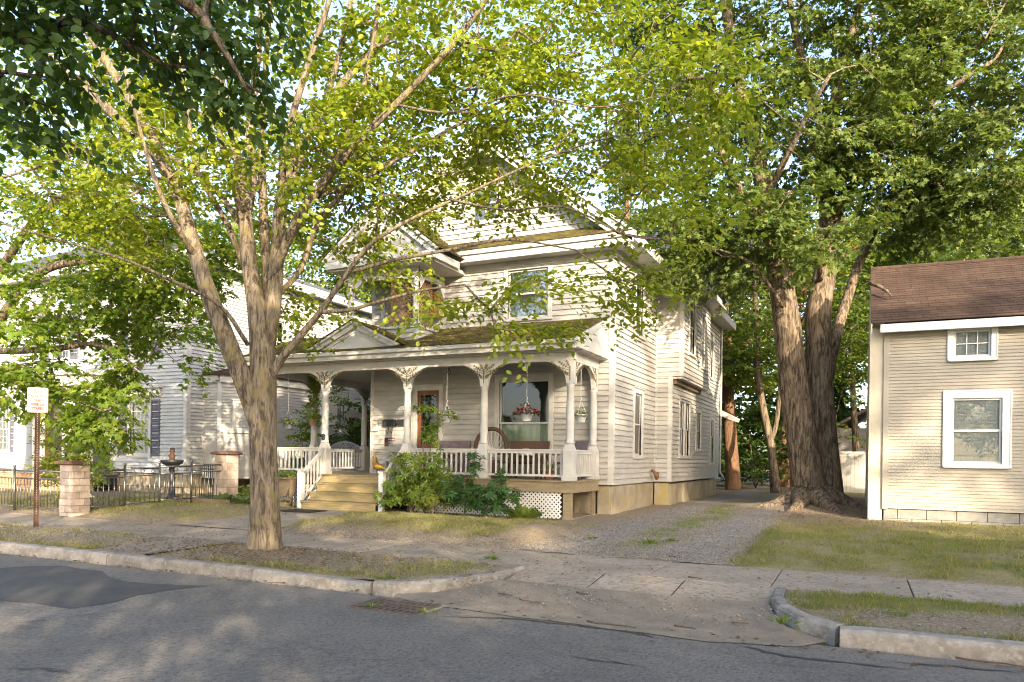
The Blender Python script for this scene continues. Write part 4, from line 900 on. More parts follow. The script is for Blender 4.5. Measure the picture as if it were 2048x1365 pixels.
def rrect(w, h, r): 
    o = []
    for cx, cy, a0 in ((w-r, h-r, 0), (-w+r, h-r, 90), (-w+r, -h+r, 180), (w-r, -h+r, 270)):
        for k in range(5): t = math.radians(a0+k*22.5); o.append((cx+r*math.cos(t), cy+r*math.sin(t)))
    return o
MB().prism([(a, zc+z) for a, z in rrect(hw_, hh, .03)], .014, .018, Tn).build('plate', SIGNW, S)
o_, i_ = rrect(hw_-.010, hh-.010, .024), rrect(hw_-.018, hh-.018, .018); m = MB(); n = len(o_)
m.add([Tn(a, .0192, zc+z) for a, z in o_]+[Tn(a, .0192, zc+z) for a, z in i_], [(k, (k+1) % n, (k+1) % n+n, k+n) for k in range(n)]); m.build('border', SIGNR, S)
for txt, size, dz in (('NO', .088, .135), ('PARKING', .080, .050), ('THIS', .066, -.028), ('SIDE OF', .066, -.108), ('STREET', .066, -.190)):
    me = text_mesh(txt, size); me.materials.clear(); me.materials.append(SIGNR)
    o = bpy.data.objects.new('lettering', me); _link(o, S, (sx+fd.x*.0205, sy+fd.y*.0205, zc+dz)); o.rotation_euler = (math.pi/2, 0, fa)
for z in (.215, -.215):
    m = MB().tube([Tn(0, .018, zc+z), Tn(0, .025, zc+z)], .009, 8); m.build('bolt', BLACK, S)

def pillar(x0, x1, y0, y1, zb, zt, label, rows):
    P = thing('stone_pillar', ((x0+x1)/2, (y0+y1)/2, zb), label, 'pillar', None)
    MB().box(x0+.02, x1-.02, y0+.02, y1-.02, zb-.1, zt).build('pillar_core', GROUT, P); h = (zt-zb+.05)/rows; r = random.Random(int(abs(x0)*10))
    for k in range(rows):
        z0 = zb-.05+k*h; s = .42 if k % 2 else .68
        for T, a0, a1 in ((TF(y0+.02), x0, x1), (TS(x1-.02), y0, y1)):
            c = lerp(a0, a1, s)
            for p, q in ((a0+.002, c), (c, a1-.002)):
                MB().box(p+.004, q-.004, 0, .022+r.uniform(-.004, .005), z0+.005, z0+h-.005, T).build('stone_tile', TILE, P, bevel=.004)
    m = MB(); cx, cy = (x0+x1)/2, (y0+y1)/2; hx, hy = (x1-x0)/2+.09, (y1-y0)/2+.09
    V = []; 
    for e, z in ((-.05, 0), (0, .02), (0, .06), (-.1, .10)): V += [(cx+sx_*(hx+e), cy+sy_*(hy+e), zt+z) for sx_, sy_ in ((-1, -1), (1, -1), (1, 1), (-1, 1))]
    F = [(3, 2, 1, 0), (12, 13, 14, 15)]+[(l*4+k, l*4+(k+1) % 4, (l+1)*4+(k+1) % 4, (l+1)*4+k) for l in range(3) for k in range(4)]
    m.add(V, F).build('cap', CAPM, P, bevel=.012); return P
pillar(-16.78, -16.33, 10.98, 11.42, .14, 1.34, 'pale tiled stone pillar by the sidewalk at the fence corner', 8)
pillar(-16.45, -16.0, 15.2, 15.65, .30, 1.62, 'reddish tiled stone pillar at the rear end of the steel fence', 6)
SF = thing('steel_fence', (-18, 11.2, .2), 'polished steel bar fence running left along the sidewalk', 'fence')
SF2 = thing('steel_fence', (-16.4, 13.3, .3), 'polished steel bar fence running back between two stone pillars', 'fence')
def fence_run(par, p, q, z0a, z0b, ht, n_bays, first_post=True):
    p, q = Vector(p), Vector(q)
    for b in range(n_bays):
        u, v = lerp(p, q, b/n_bays), lerp(p, q, (b+1)/n_bays); za, zb_ = lerp(z0a, z0b, b/n_bays), lerp(z0a, z0b, (b+1)/n_bays)
        zs = max(za, zb_); top = zs+ht
        if b or first_post:
            m = MB(); m.tube([(u.x, u.y, za-.1), (u.x, u.y, top+.05)], .03, 8); m.lathe([(.012, .05), (.032, .075), (.038, .10), (.032, .125), (.01, .14)], (u.x, u.y, top), 10); m.build('post', STEEL, par, smooth=True)
        for z, r in ((top, .024), (top-.18, .016), (zs+.06, .014)):
            m = MB().tube([(u.x, u.y, z), (v.x, v.y, z)], r, 8); m.build('rail', STEEL, par, smooth=True)
        L = (v-u).length; n = int(L/.125)
        for k in range(1, n):
            w = lerp(u, v, k/n); m = MB().tube([(w.x, w.y, zs+.06), (w.x, w.y, top-.18)], .0095, 6); m.build('bar', STEEL, par, smooth=True)
        for k in range(3):
            w = lerp(u, v, (k+.7)/3.4); d = (v-u).normalized(); P_ = [w+d*(.06*math.cos(t))*(1-t/9)+Vector((0, 0, top-.09+.06*math.sin(t)*(1-t/9))) for t in np.linspace(0, 5.5, 10)]
            m = MB().tube([Vector((a.x, a.y, a.z)) for a in P_], .008, 5); m.build('scroll', STEEL, par, smooth=True)
fence_run(SF, (-16.8, 11.2, 0), (-25.0, 11.2, 0), .24, .24, .93, 4, False)
fence_run(SF2, (-16.5, 11.45, 0), (-16.2, 15.2, 0), .25, .42, .92, 4, False)
# things in the white house's yard
def lathe_thing(name, prof, c, mat, label, cat, n=20):
    return tag(MB().lathe(prof, c, n).build(name, mat, smooth=True), label, cat)
U = thing('planter_urn', (-21.1, 14.6, .3), 'white pedestal planter of grass behind the steel fence', 'planter')
m = MB().lathe([(.26, 0), (.24, .06), (.12, .14), (.09, .4), (.13, .52), (.40, .60), (.48, .78), (.50, .80), (.46, .80)], (-21.1, 14.6, .25), 20); m.build('bowl', WHITE2, U, smooth=True)
FN = thing('iron_fountain', (-17.9, 15.0, .3), 'black iron bird bath with a small figure beside the white bay', 'fountain')
m = MB().lathe([(.28, 0), (.26, .05), (.10, .12), (.07, .5), (.10, .62), (.06, .72), (.09, .95), (.28, 1.05), (.32, 1.14), (.30, 1.15)], (-17.9, 15.0, .3), 16); m.build('basin', BLACK, FN, smooth=True)
m = MB().lathe([(.10, 0), (.07, .05), (.10, .14), (.05, .20), (.075, .26), (.06, .34), (.01, .37)], (-17.9, 15.0, 1.44), 12); m.build('figure', RUST, FN, smooth=True)
IG = thing('iron_gate', (-16.9, 15.6, .3), 'black iron garden gate beside the reddish pillar', 'gate')
for k in range(11): 
    m = MB().tube([(-17.35+k*.085, 15.5, .35), (-17.35+k*.085, 15.5, 1.32)], .012, 6); m.build('bar', BLACK, IG)
for z in (.45, 1.2, 1.32): MB().box(-17.37, -16.48, 15.49, 15.51, z-.015, z+.015).build('rail', BLACK, IG)
# rusty drain grate at the gutter
DG = thing('drain_grate', (-4.9, 6.9, 0), 'rusty iron drain grate in the road by the kerb', 'grate')
gx, gy_ = gpt(790, 1216); zr = float(roadz(gx, gy_))
MB().box(gx-.46, gx+.46, gy_-.33, gy_+.33, zr-.03, zr+.004).build('concrete_collar', CONC, DG, bevel=.004)
MB().box(gx-.40, gx+.40, gy_-.27, gy_+.27, zr+.0045, zr+.006).build('pit', DARK, DG)
m = MB(); m.box(gx-.42, gx+.42, gy_-.29, gy_-.25, zr+.006, zr+.016); m.box(gx-.42, gx+.42, gy_+.25, gy_+.29, zr+.006, zr+.016); m.box(gx-.42, gx-.38, gy_-.25, gy_+.25, zr+.006, zr+.016); m.box(gx+.38, gx+.42, gy_-.25, gy_+.25, zr+.006, zr+.016); m.build('grate_frame', IRON, DG)
for k in range(9): bx('grate_bar', IRON, DG, gx-.37+k*.0845, gx-.37+k*.0845+.045, gy_-.249, gy_+.249, zr+.0062, zr+.013)
for k in range(3): bx('grate_crossbar', IRON, DG, gx-.379, gx+.379, gy_-.15+k*.13, gy_-.11+k*.13, zr+.0063, zr+.0125)

# ------------------------------------------------------------------ vegetation
LEAF = {
 'elm': (np.array([(0, 0, 0), (-.27, .25, .05), (-.30, .58, .05), (0, 1, -.06), (.30, .58, .05), (.27, .25, .05)]), np.array([(0, 3, 2, 1), (0, 5, 4, 3)])),
 'maple': (np.array([(0, .05, 0), (-.36, -.08, .02), (-.30, .20, .02), (-.58, .48, -.05), (-.20, .56, .03), (0, 1, -.08), (.20, .56, .03), (.58, .48, -.05), (.30, .20, .02), (.36, -.08, .02)]),
           np.array([(0, 2, 1, 1), (0, 4, 3, 2), (0, 6, 5, 4), (0, 8, 7, 6), (0, 9, 8, 8)])),
 'quad': (np.array([(0, 0, 0), (-.34, .5, .06), (0, 1, -.05), (.34, .5, .06)]), np.array([(0, 3, 2, 1)])),
 'long': (np.array([(0, 0, 0), (-.15, .35, .03), (-.13, .7, .02), (0, 1, -.08), (.13, .7, .02), (.15, .35, .03)]), np.array([(0, 3, 2, 1), (0, 5, 4, 3)])),
 'blade': (np.array([(-.06, 0, 0), (.06, 0, 0), (0, 1, .15)]), np.array([(0, 1, 2)])),
}
def leaves(name, P, D, Nn, S, kind, mat, parent=None):
    lv, lf = LEAF[kind]; P, D, Nn, S = map(np.asarray, (P, D, Nn, S))
    D = D/np.linalg.norm(D, axis=1, keepdims=True); side = np.cross(D, Nn); side /= np.linalg.norm(side, axis=1, keepdims=True)+1e-9; Nn = np.cross(side, D)
    V = P[:, None, :]+S[:, None, None]*(lv[None, :, 0:1]*side[:, None, :]+lv[None, :, 1:2]*D[:, None, :]+lv[None, :, 2:3]*Nn[:, None, :])
    n, k = V.shape[:2]
    if kind == 'maple':                # triangles and quads: all as triangles
        tris = []
        for f in lf:
            tris.append(f[:3])
            if f[3] != f[2]: tris.append((f[0], f[2], f[3]))
        lf = np.array(tris)
    F = (np.arange(n)[:, None, None]*k+lf[None]).reshape(-1, lf.shape[1])
    return np_mesh(name, V.reshape(-1, 3), F, mat, parent, kind='stuff')
def catmull(P, per=6):
    P = [Vector(p) for p in P]; Q = [P[0]*2-P[1]]+P+[P[-1]*2-P[-2]]; out = []
    for i in range(1, len(Q)-2):
        for k in range(per):
            t = k/per; a, b, c, d = Q[i-1], Q[i], Q[i+1], Q[i+2]
            out.append(.5*((2*b)+(c-a)*t+(2*a-5*b+4*c-d)*t*t+(3*b-a-3*c+d)*t**3))
    out.append(P[-1]); return out
def interp_r(R, per=6):
    out = []
    for i in range(len(R)-1): out += [lerp(R[i], R[i+1], k/per) for k in range(per)]
    return out+[R[-1]]
def spray(rng, n, L, flat, leaf, shoots=5):
    """a leafy twig along +x: leaves along side shoots lying in a flat layer"""
    P, D, Nn, S = [], [], [], []
    per = max(2, n//(shoots+1)); 
    for s in range(shoots+1):
        if s == 0: o, d, ln = np.zeros(3), np.array([1., 0, 0]), L
        else:
            t = s/(shoots+.5); sg = 1 if s % 2 else -1; o = np.array([L*t*.8, 0, 0]); a = sg*rng.uniform(.6, 1.15); d = np.array([math.cos(a), math.sin(a), rng.normal(0, .22)]); ln = L*rng.uniform(.4, .65)
        for k in range(per):
            t = (k+.6)/per; p = o+d*ln*t+rng.normal(0, .02, 3); p[2] -= .22*L*t*t*rng.uniform(.2, 1)
            sg = 1 if k % 2 else -1; q = np.array([-d[1], d[0], 0])*sg; dd = d*.55+q*.75+np.array([0, 0, -.35*rng.random()-.1]); 
            P.append(p); D.append(dd+rng.normal(0, .18, 3)); Nn.append(np.array([0, 0, 1.])+rng.normal(0, flat, 3)); S.append(leaf*rng.uniform(.65, 1.2))
    return np.array(P), np.array(D), np.array(Nn), np.array(S)
def grow(limbs, attr, rng, tip=.005, step=.45, expo=2.3):
    """join each leaf-spray point to the nearest wood; returns twig chains and the spray axes"""
    nodes = []; par = []; base_r = []
    for pts, rad in limbs:
        for i, p in enumerate(pts): nodes.append(np.array(p)); par.append(-1); base_r.append(rad[i])
    nl = len(nodes); A = np.array(attr); NP = np.array(nodes); br = np.array(base_r)
    d0 = np.min(np.linalg.norm(A[:, None]-NP[None], axis=2)+.0, axis=1); order = np.argsort(d0); chains = []; axes = np.zeros_like(A)
    big = np.zeros((nl+len(A)*14, 3)); big[:nl] = NP; n = nl; par += [0]*(len(big)-nl); wt = np.zeros(len(big)); pen = np.zeros(len(big)); pen[:nl] = .0
    for ai in order:
        a = A[ai]; dv = a-big[:n]; dist = np.linalg.norm(dv, axis=1)+np.clip(-dv[:, 2], 0, None)*.15+np.clip(.4-br[:n] if len(br) >= n else 0, 0, 0)
        j = int(np.argmin(dist)); s = big[j]; L = np.linalg.norm(a-s); m = max(1, int(L/step)); m = min(m, 13); ids = [j]; prev = j
        mid = (a+s)/2+rng.normal(0, .07*L, 3)+np.array([0, 0, .10*L])
        for k in range(1, m+1):
            t = k/m; p = (1-t)**2*s+2*t*(1-t)*mid+t*t*a; big[n] = p; par[n] = prev; prev = n; ids.append(n); n += 1
        chains.append(ids); e = big[ids[-1]]-big[ids[-2]]; axes[ai] = e/(np.linalg.norm(e)+1e-9)
    cnt = np.zeros(n)
    for ids in chains: cnt[ids[-1]] += 1
    for i in range(n-1, nl-1, -1): cnt[par[i]] += cnt[i]
    r = tip*np.maximum(cnt, 1)**(1/expo)*1.25
    r[:nl] = np.maximum(r[:nl]*0, br)
    return big, chains, axes, r
def tubes(name, big, chains, r, mat, parent, n=5):
    V, F = [], []; b = 0
    ang = np.arange(n)*2*math.pi/n; ca, sa = np.cos(ang), np.sin(ang)
    for ids in chains:
        P = big[ids]; R = r[ids].copy(); R[0] = min(R[0], R[1]*1.3) if len(ids) > 1 else R[0]
        T = np.gradient(P, axis=0); T /= np.linalg.norm(T, axis=1, keepdims=True)+1e-9
        ref = np.array([0, 0, 1.]) if abs(T[0][2]) < .8 else np.array([1., 0, 0])
        U = np.cross(T, ref); U /= np.linalg.norm(U, axis=1, keepdims=True)+1e-9; W = np.cross(T, U)
        ring = P[:, None, :]+R[:, None, None]*(ca[None, :, None]*U[:, None, :]+sa[None, :, None]*W[:, None, :]); V.append(ring.reshape(-1, 3))
        m = len(ids); i = b+np.arange(m*n).reshape(m, n); j = np.roll(i, -1, axis=1)
        F.append(np.stack([i[:-1], j[:-1], j[1:], i[1:]], -1).reshape(-1, 4)); b += m*n
    return np_mesh(name, np.concatenate(V), np.concatenate(F), mat, parent, smooth=True)
def ell(rng, n, c, r, frame=None):
    v = rng.normal(0, 1, (n, 3)); v /= np.linalg.norm(v, axis=1, keepdims=True); v *= rng.random((n, 1))**.42
    f = np.eye(3) if frame is None else frame
    return np.array(c)[None]+(v*np.array(r)[None])@f
CF = np.array([list(RT), list(FW), [0, 0, 1]])        # clump axes: across the view, along the view, up
def clump(rng, n, px, py, d, rx, ry, rd):             # rx, ry in photo pixels at distance d, rd in metres
    return ell(rng, n, at(px, py, d), (rx*d/FPX, rd, ry*d/FPX), CF)
def frame_leaves(rng, A, axes, proto, droop=.1, out=None):
    Ps, Ds, Ns, Ss = [], [], [], []
    for i, a in enumerate(A):
        pr = proto[rng.integers(len(proto))]; x = axes[i]*np.array([1, 1, .35])+rng.normal(0, .35, 3)*np.array([1, 1, .3]); x[2] -= droop; x /= np.linalg.norm(x)
        up = np.array([0, 0, 1.])+rng.normal(0, .2, 3); y = np.cross(up, x); y /= np.linalg.norm(y); z = np.cross(x, y); Mx = np.stack([x, y, z]); s = rng.uniform(.8, 1.25)
        Ps.append(a+(pr[0]*s)@Mx-x*.15); Ds.append(pr[1]@Mx); Ns.append(pr[2]@Mx); Ss.append(pr[3]*rng.uniform(.9, 1.1))
    return [np.concatenate(q) for q in (Ps, Ds, Ns, Ss)]
def tree(name, base, label, limbs, A, bark, leafm, kind, leaf, n, L, seed, cat='tree', group=None, flat=.35, droop=.1, step=.45, lump=.05, sides=14, shoots=5, tip=.005, bare=0, big_r=None):
    rng = np.random.default_rng(seed); t = thing(name, base, label, cat, group); m = MB(); LL = []
    for pts, rad in limbs:
        P = catmull(pts, 5); Rr = interp_r(rad, 5); m.tube(P, Rr, sides if rad[0] > .08 else 8, True, lump if rad[0] > .08 else .03); LL.append(([tuple(p) for p in P], Rr))
    m.build('trunk', bark, t, smooth=True)
    big, chains, axes, r = grow(LL, A, rng, step=step, tip=tip)
    tubes('branches', big, chains, r, bark, t)['kind'] = 'stuff'
    proto = [spray(rng, n, L, flat, leaf, shoots) for _ in range(14)]
    keep = rng.random(len(A)) >= bare
    q = frame_leaves(rng, np.array(A)[keep], axes[keep], proto, droop); leaves('crown', *q, kind, leafm, t); return t
def limb(pts, rad): return ([at(*p) for p in pts], rad)

# ---- the street tree in front
r1 = np.random.default_rng(21)
tb = (-8.4, 8.75)
lim = [
 limb([(529, 1122, 11.55), (529, 1085, 11.5), (530, 1020, 11.5), (528, 900, 11.5), (527, 790, 11.5), (525, 700, 11.5), (512, 610, 11.5), (497, 520, 11.6), (490, 430, 11.7)], [.34, .26, .22, .205, .20, .195, .145, .12, .105]),
 limb([(513, 850, 11.45), (490, 770, 11.4), (455, 685, 11.3), (418, 590, 11.2), (385, 490, 11.2), (350, 370, 11.2), (290, 250, 11.2), (230, 150, 11.3), (160, 40, 11.5), (90, -70, 11.8)], [.11, .142, .142, .128, .112, .092, .075, .062, .052, .042]),
 limb([(490, 430, 11.7), (478, 340, 11.8), (455, 220, 11.9), (425, 80, 12.1), (400, -60, 12.3)], [.098, .08, .066, .054, .04]),
 limb([(490, 440, 11.7), (505, 350, 11.8), (500, 250, 12), (515, 120, 12.2), (530, -60, 12.5)], [.085, .075, .065, .055, .045]),
 limb([(527, 740, 11.5), (545, 620, 11.5), (553, 520, 11.6), (560, 420, 11.7), (580, 330, 11.9), (640, 230, 12.2), (700, 150, 12.4), (790, 60, 12.7), (880, -70, 13)], [.11, .125, .11, .098, .082, .07, .06, .05, .04]),
 limb([(556, 480, 11.66), (562, 370, 11.5), (575, 270, 11.2), (610, 150, 11), (650, 30, 10.9), (680, -80, 10.8)], [.05, .058, .054, .046, .038, .03]),
 limb([(540, 560, 11.5), (590, 450, 11.4), (650, 360, 11.3), (740, 260, 11.1), (830, 170, 11), (930, 60, 10.8), (1010, -60, 10.6)], [.075, .075, .066, .056, .046, .038, .03]),
 limb([(532, 780, 11.5), (555, 730, 11.4), (590, 685, 11.3), (640, 625, 11.2), (685, 560, 11.1), (740, 490, 11), (820, 440, 11), (930, 390, 11), (1060, 330, 11), (1200, 280, 11), (1330, 260, 11)], [.06, .066, .056, .046, .038, .032, .026, .021, .017, .013, .008]),
 limb([(640, 625, 11.2), (700, 620, 11.0), (770, 600, 10.9), (850, 580, 10.8), (930, 570, 10.7)], [.034, .03, .025, .019, .012]),
 limb([(700, 545, 11.1), (790, 520, 11.2), (900, 500, 11.4), (1020, 480, 11.5), (1150, 500, 11.6)], [.032, .03, .026, .02, .012]),
 limb([(620, 400, 11.4), (740, 350, 11.8), (880, 270, 12), (1010, 200, 12.2), (1150, 150, 12.4), (1300, 110, 12.6)], [.04, .034, .028, .020, .014, .008]),
 limb([(790, 210, 11.1), (900, 225, 10.6), (1040, 190, 10.1), (1190, 215, 9.8), (1330, 190, 9.5)], [.022, .018, .014, .011, .006]),
 limb([(900, 400, 11), (1010, 420, 10.4), (1130, 415, 9.9), (1250, 470, 9.4), (1340, 480, 9.0)], [.018, .015, .013, .010, .005]),
 limb([(496, 690, 11.4), (440, 612, 11.0), (340, 560, 10.5), (250, 520, 10.1), (150, 490, 9.9), (30, 455, 9.7), (-60, 430, 9.6)], [.034, .030, .024, .020, .017, .014, .012]),
 limb([(395, 520, 11.2), (340, 430, 10.6), (300, 330, 10.3), (262, 190, 10.1), (240, 90, 10)], [.045, .038, .03, .024, .016]),
 limb([(487, 455, 11.68), (420, 370, 11.9), (330, 310, 12.3), (220, 290, 12.8), (90, 330, 13.2), (-40, 370, 13.5)], [.05, .045, .04, .035, .028, .018]),
 limb([(540, 640, 11.6), (530, 480, 11.9), (524, 330, 12.2), (530, 160, 12.5), (545, -60, 12.8)], [.08, .075, .065, .05, .035]),
 limb([(560, 430, 11.7), (600, 320, 12), (655, 190, 12.3), (690, 60, 12.6), (715, -70, 12.9)], [.06, .055, .048, .04, .03]),
 limb([(490, 470, 11.69), (464, 360, 11.45), (440, 270, 11.1), (436, 150, 10.9), (445, 0, 10.8)], [.045, .046, .040, .032, .022]),
 limb([(650, 360, 11.3), (700, 255, 11.6), (738, 130, 11.9), (765, -50, 12.2)], [.05, .045, .038, .03]),
 limb([(350, 370, 11.2), (300, 300, 11), (228, 235, 10.9), (150, 160, 10.9), (40, 60, 10.9)], [.055, .05, .042, .034, .024]),
 limb([(503, 575, 11.55), (455, 450, 11.8), (390, 330, 12), (375, 200, 12.2), (350, 60, 12.4)], [.05, .046, .04, .034, .026]),
 limb([(545, 600, 11.5), (600, 540, 11.9), (640, 440, 12.2), (720, 350, 12.5), (800, 250, 12.8)], [.05, .045, .038, .03, .02]),
 limb([(360, 400, 11.2), (290, 290, 11.6), (200, 200, 12.0), (110, 130, 12.3), (10, 60, 12.6)], [.06, .052, .045, .038, .028]),
]
A = np.concatenate([clump(r1, n, *c) for n, c in (
 (80, (1080, 100, 11.8, 320, 120, 2.2)), (54, (1190, 280, 11.4, 240, 110, 1.8)), (66, (930, 200, 11.8, 230, 120, 1.8)), (30, (920, 370, 12.2, 230, 70, 1.0)),
 (11, (1300, 420, 9.8, 120, 80, 1.0)), (9, (940, 600, 10.8, 130, 36, .5)), (5, (1130, 570, 10.2, 130, 36, .8)), (66, (740, 310, 12.8, 170, 120, 1.6)), (70, (680, 110, 13, 220, 120, 1.8)), (36, (620, 430, 13.4, 110, 110, 1)),
 (60, (400, 260, 13.6, 160, 180, 1.2)), (70, (180, 180, 13.4, 200, 160, 1.5)), (66, (130, 390, 13.4, 190, 90, 1.5)), (20, (300, 480, 13, 130, 70, .6)), (12, (740, 500, 12.4, 100, 60, .8)), (6, (1060, 650, 10.6, 120, 16, .4)),
 (26, (1370, 180, 10, 100, 120, 1.0)), (50, (500, -40, 13, 550, 90, 2)), (46, (1050, -60, 11.5, 350, 80, 2)), (9, (600, 620, 12.2, 60, 50, .4)), (10, (1240, 560, 11.5, 60, 60, .5)), (16, (420, 300, 10.9, 120, 140, .6)), (16, (590, 300, 10.9, 90, 120, .6)), (12, (300, 330, 10.9, 110, 110, .6)), (12, (700, 240, 10.7, 100, 100, .6)))])
tree('street_tree', (tb[0], tb[1], gzf(*tb)), 'multi stemmed street tree with yellow green leaves between kerb and sidewalk', lim, A, BARK, L_STREET, 'elm', .102, 68, .85, 31, lump=.07, sides=22, flat=.42, shoots=6)

# ---- big double maple by the drive
r2 = np.random.default_rng(22)
lim = [
 limb([(1625, 1030, 21.2), (1620, 1000, 21.2), (1612, 940, 21.2), (1600, 850, 21.2), (1588, 760, 21.2), (1576, 660, 21.2), (1560, 560, 21.2), (1545, 470, 21), (1525, 360, 20.8), (1500, 260, 20.6), (1470, 140, 20.4), (1450, 0, 20.2)], [.74, .56, .45, .42, .40, .37, .33, .28, .24, .20, .16, .12]),
 limb([(1640, 1030, 21.5), (1645, 990, 21.5), (1645, 900, 21.5), (1640, 800, 21.5), (1638, 700, 21.5), (1636, 620, 21.6), (1650, 540, 21.7), (1658, 440, 21.8), (1650, 330, 21.9), (1672, 200, 22), (1700, 80, 22), (1740, -60, 22)], [.74, .55, .43, .39, .37, .35, .31, .26, .22, .18, .14, .10]),
 ([Vector((-1.6, 22.2, .7)), Vector((-2.1, 21.6, .42)), Vector((-2.7, 21.1, .30)), Vector((-3.1, 20.9, .15))], [.30, .19, .09, .02]),
 ([Vector((-1.1, 22.0, .7)), Vector((-.7, 21.3, .42)), Vector((-.45, 20.7, .30)), Vector((-.35, 20.3, .15))], [.32, .19, .09, .02]),
 ([Vector((-.9, 22.6, .75)), Vector((-.2, 22.3, .45)), Vector((.2, 22.0, .32)), Vector((.35, 21.9, .2))], [.30, .17, .08, .02]),
 ([Vector((-1.45, 21.9, .7)), Vector((-1.5, 21.2, .45)), Vector((-1.7, 20.5, .30)), Vector((-1.75, 20.1, .15))], [.30, .17, .08, .02]),
 limb([(1655, 770, 21.9), (1668, 690, 22.2), (1690, 610, 22.6), (1730, 500, 23), (1790, 380, 23.4), (1850, 260, 23.8)], [.16, .17, .15, .13, .10, .06]),
 limb([(1652, 480, 21.8), (1700, 380, 21.5), (1780, 280, 21), (1880, 190, 20.5), (1990, 120, 20)], [.16, .14, .11, .08, .05]),
 limb([(1660, 300, 21.9), (1620, 180, 21.4), (1590, 60, 21), (1570, -60, 20.8)], [.13, .11, .09, .07]),
 limb([(1540, 460, 21), (1490, 400, 20.6), (1440, 300, 20), (1400, 200, 19.6), (1370, 80, 19.4)], [.14, .12, .09, .07, .04]),
 limb([(1530, 400, 20.8), (1580, 300, 19.8), (1620, 220, 19), (1660, 150, 18.4)], [.10, .08, .06, .04]),
 limb([(1570, 620, 21), (1530, 560, 20.2), (1490, 520, 19.6), (1440, 500, 19)], [.06, .05, .04, .025]),
 limb([(1640, 560, 21.4), (1640, 500, 20), (1660, 460, 18.8), (1690, 440, 18)], [.08, .06, .045, .03]),
]
A = np.concatenate([clump(r2, n, *c) for n, c in (
 (95, (1620, 260, 20.5, 170, 130, 2.5)), (120, (1850, 180, 20.5, 220, 180, 3)), (80, (1680, 80, 21, 230, 120, 3)), (80, (1910, 390, 21, 160, 90, 2.5)), (60, (1470, 480, 20.5, 80, 100, 1.5)), (20, (1560, 440, 19, 80, 60, 1)),
 (90, (1400, 230, 20.5, 130, 190, 2.5)), (16, (1630, 460, 19, 80, 50, 1)), (40, (1380, 480, 20.5, 80, 90, 1.5)), (60, (1990, 250, 19.5, 130, 170, 2)), (60, (1740, 330, 20.5, 110, 80, 1.5)), (60, (1550, -40, 20, 300, 80, 3)), (50, (1900, -40, 20, 250, 90, 3)), (22, (1790, 440, 23, 60, 60, 1)), (60, (1960, 60, 21, 120, 90, 2.5)), (50, (1320, 40, 22, 120, 100, 2)), (40, (1800, 60, 23, 150, 90, 2)))])
tree('maple_tree', (-1.35, 22.5, gzf(-1.35, 22.0)), 'huge double trunked maple beside the gravel drive', lim, A, BARK2, L_MAPLE, 'maple', .145, 70, 1.15, 32, lump=.06, sides=26, flat=.5, droop=.25, tip=.006)

# ---- maple in the white house's yard, hanging down at the left
r3 = np.random.default_rng(23)
yb = (-23.4, 12.6); yz = gzf(*yb)
lim = [([Vector((yb[0], yb[1], yz-.1)), Vector((yb[0], yb[1], 2)), Vector((yb[0]+.2, yb[1], 4)), Vector((yb[0]+.1, yb[1]+.3, 6.5)), Vector((yb[0], yb[1], 9.5))], [.42, .33, .30, .22, .12]),
 ([Vector((yb[0]+.1, yb[1], 4)), at(60, 560, 18.5), at(200, 520, 17.5), at(330, 520, 17)], [.14, .11, .07, .03]),
 ([Vector((yb[0]+.1, yb[1], 4.5)), at(90, 700, 18), at(200, 690, 17.2), at(280, 740, 16.8)], [.10, .08, .05, .02]),
 ([Vector((yb[0]+.1, yb[1], 5.5)), at(80, 430, 18.5), at(230, 360, 18), at(360, 320, 17.8)], [.12, .10, .07, .03])]
A = np.concatenate([clump(r3, n, *c) for n, c in ((80, (150, 620, 17.6, 190, 110, 1.6)), (36, (300, 560, 17.3, 120, 70, 1.2)), (18, (225, 740, 17, 55, 60, .6)), (30, (70, 760, 17.6, 90, 60, 1)), (16, (190, 840, 16.9, 50, 45, .5)), (40, (150, 420, 18.5, 200, 110, 2)), (8, (360, 680, 17.2, 50, 50, .5)), (50, (310, 450, 18, 160, 80, 1.2)), (26, (430, 520, 18.5, 80, 70, .8)), (44, (110, 260, 20, 180, 110, 1.5)))])
tree('yard_maple', (yb[0], yb[1], yz), 'green maple hanging its boughs in front of the white house', lim, A, BARK2, L_YARD, 'maple', .135, 56, .95, 33, flat=.45, droop=.3)

# ---- linden whose low boughs hang in from the near side of the street
r4 = np.random.default_rng(24)
lb = Vector((-4.6, -3.4, 0))
lim = [([lb, lb+Vector((0, 0, 2)), lb+Vector((.1, .1, 4)), lb+Vector((.3, 0, 7)), lb+Vector((.5, 0, 10.5))], [.40, .32, .28, .2, .1]),
 ([lb+Vector((0, 0, 3.6)), lb+Vector((-.6, 2.5, 4.9)), at(-60, 40, 5.4), at(150, 40, 5.7), at(330, 130, 5.9)], [.13, .10, .06, .035, .012]),
 ([lb+Vector((.2, 0, 4.4)), lb+Vector((.2, 3, 5.6)), at(300, -60, 5.2), at(420, 60, 5.5), at(500, 190, 5.7)], [.11, .09, .05, .03, .01]),
 ([lb+Vector((.2, 0, 6)), lb+Vector((2.5, -1.5, 7.5)), lb+Vector((4.6, -2.5, 8.8))], [.1, .08, .04]), ([lb+Vector((.2, 0, 5.5)), lb+Vector((-2.5, -1.5, 7)), lb+Vector((-4.4, -2, 8))], [.1, .08, .04])]
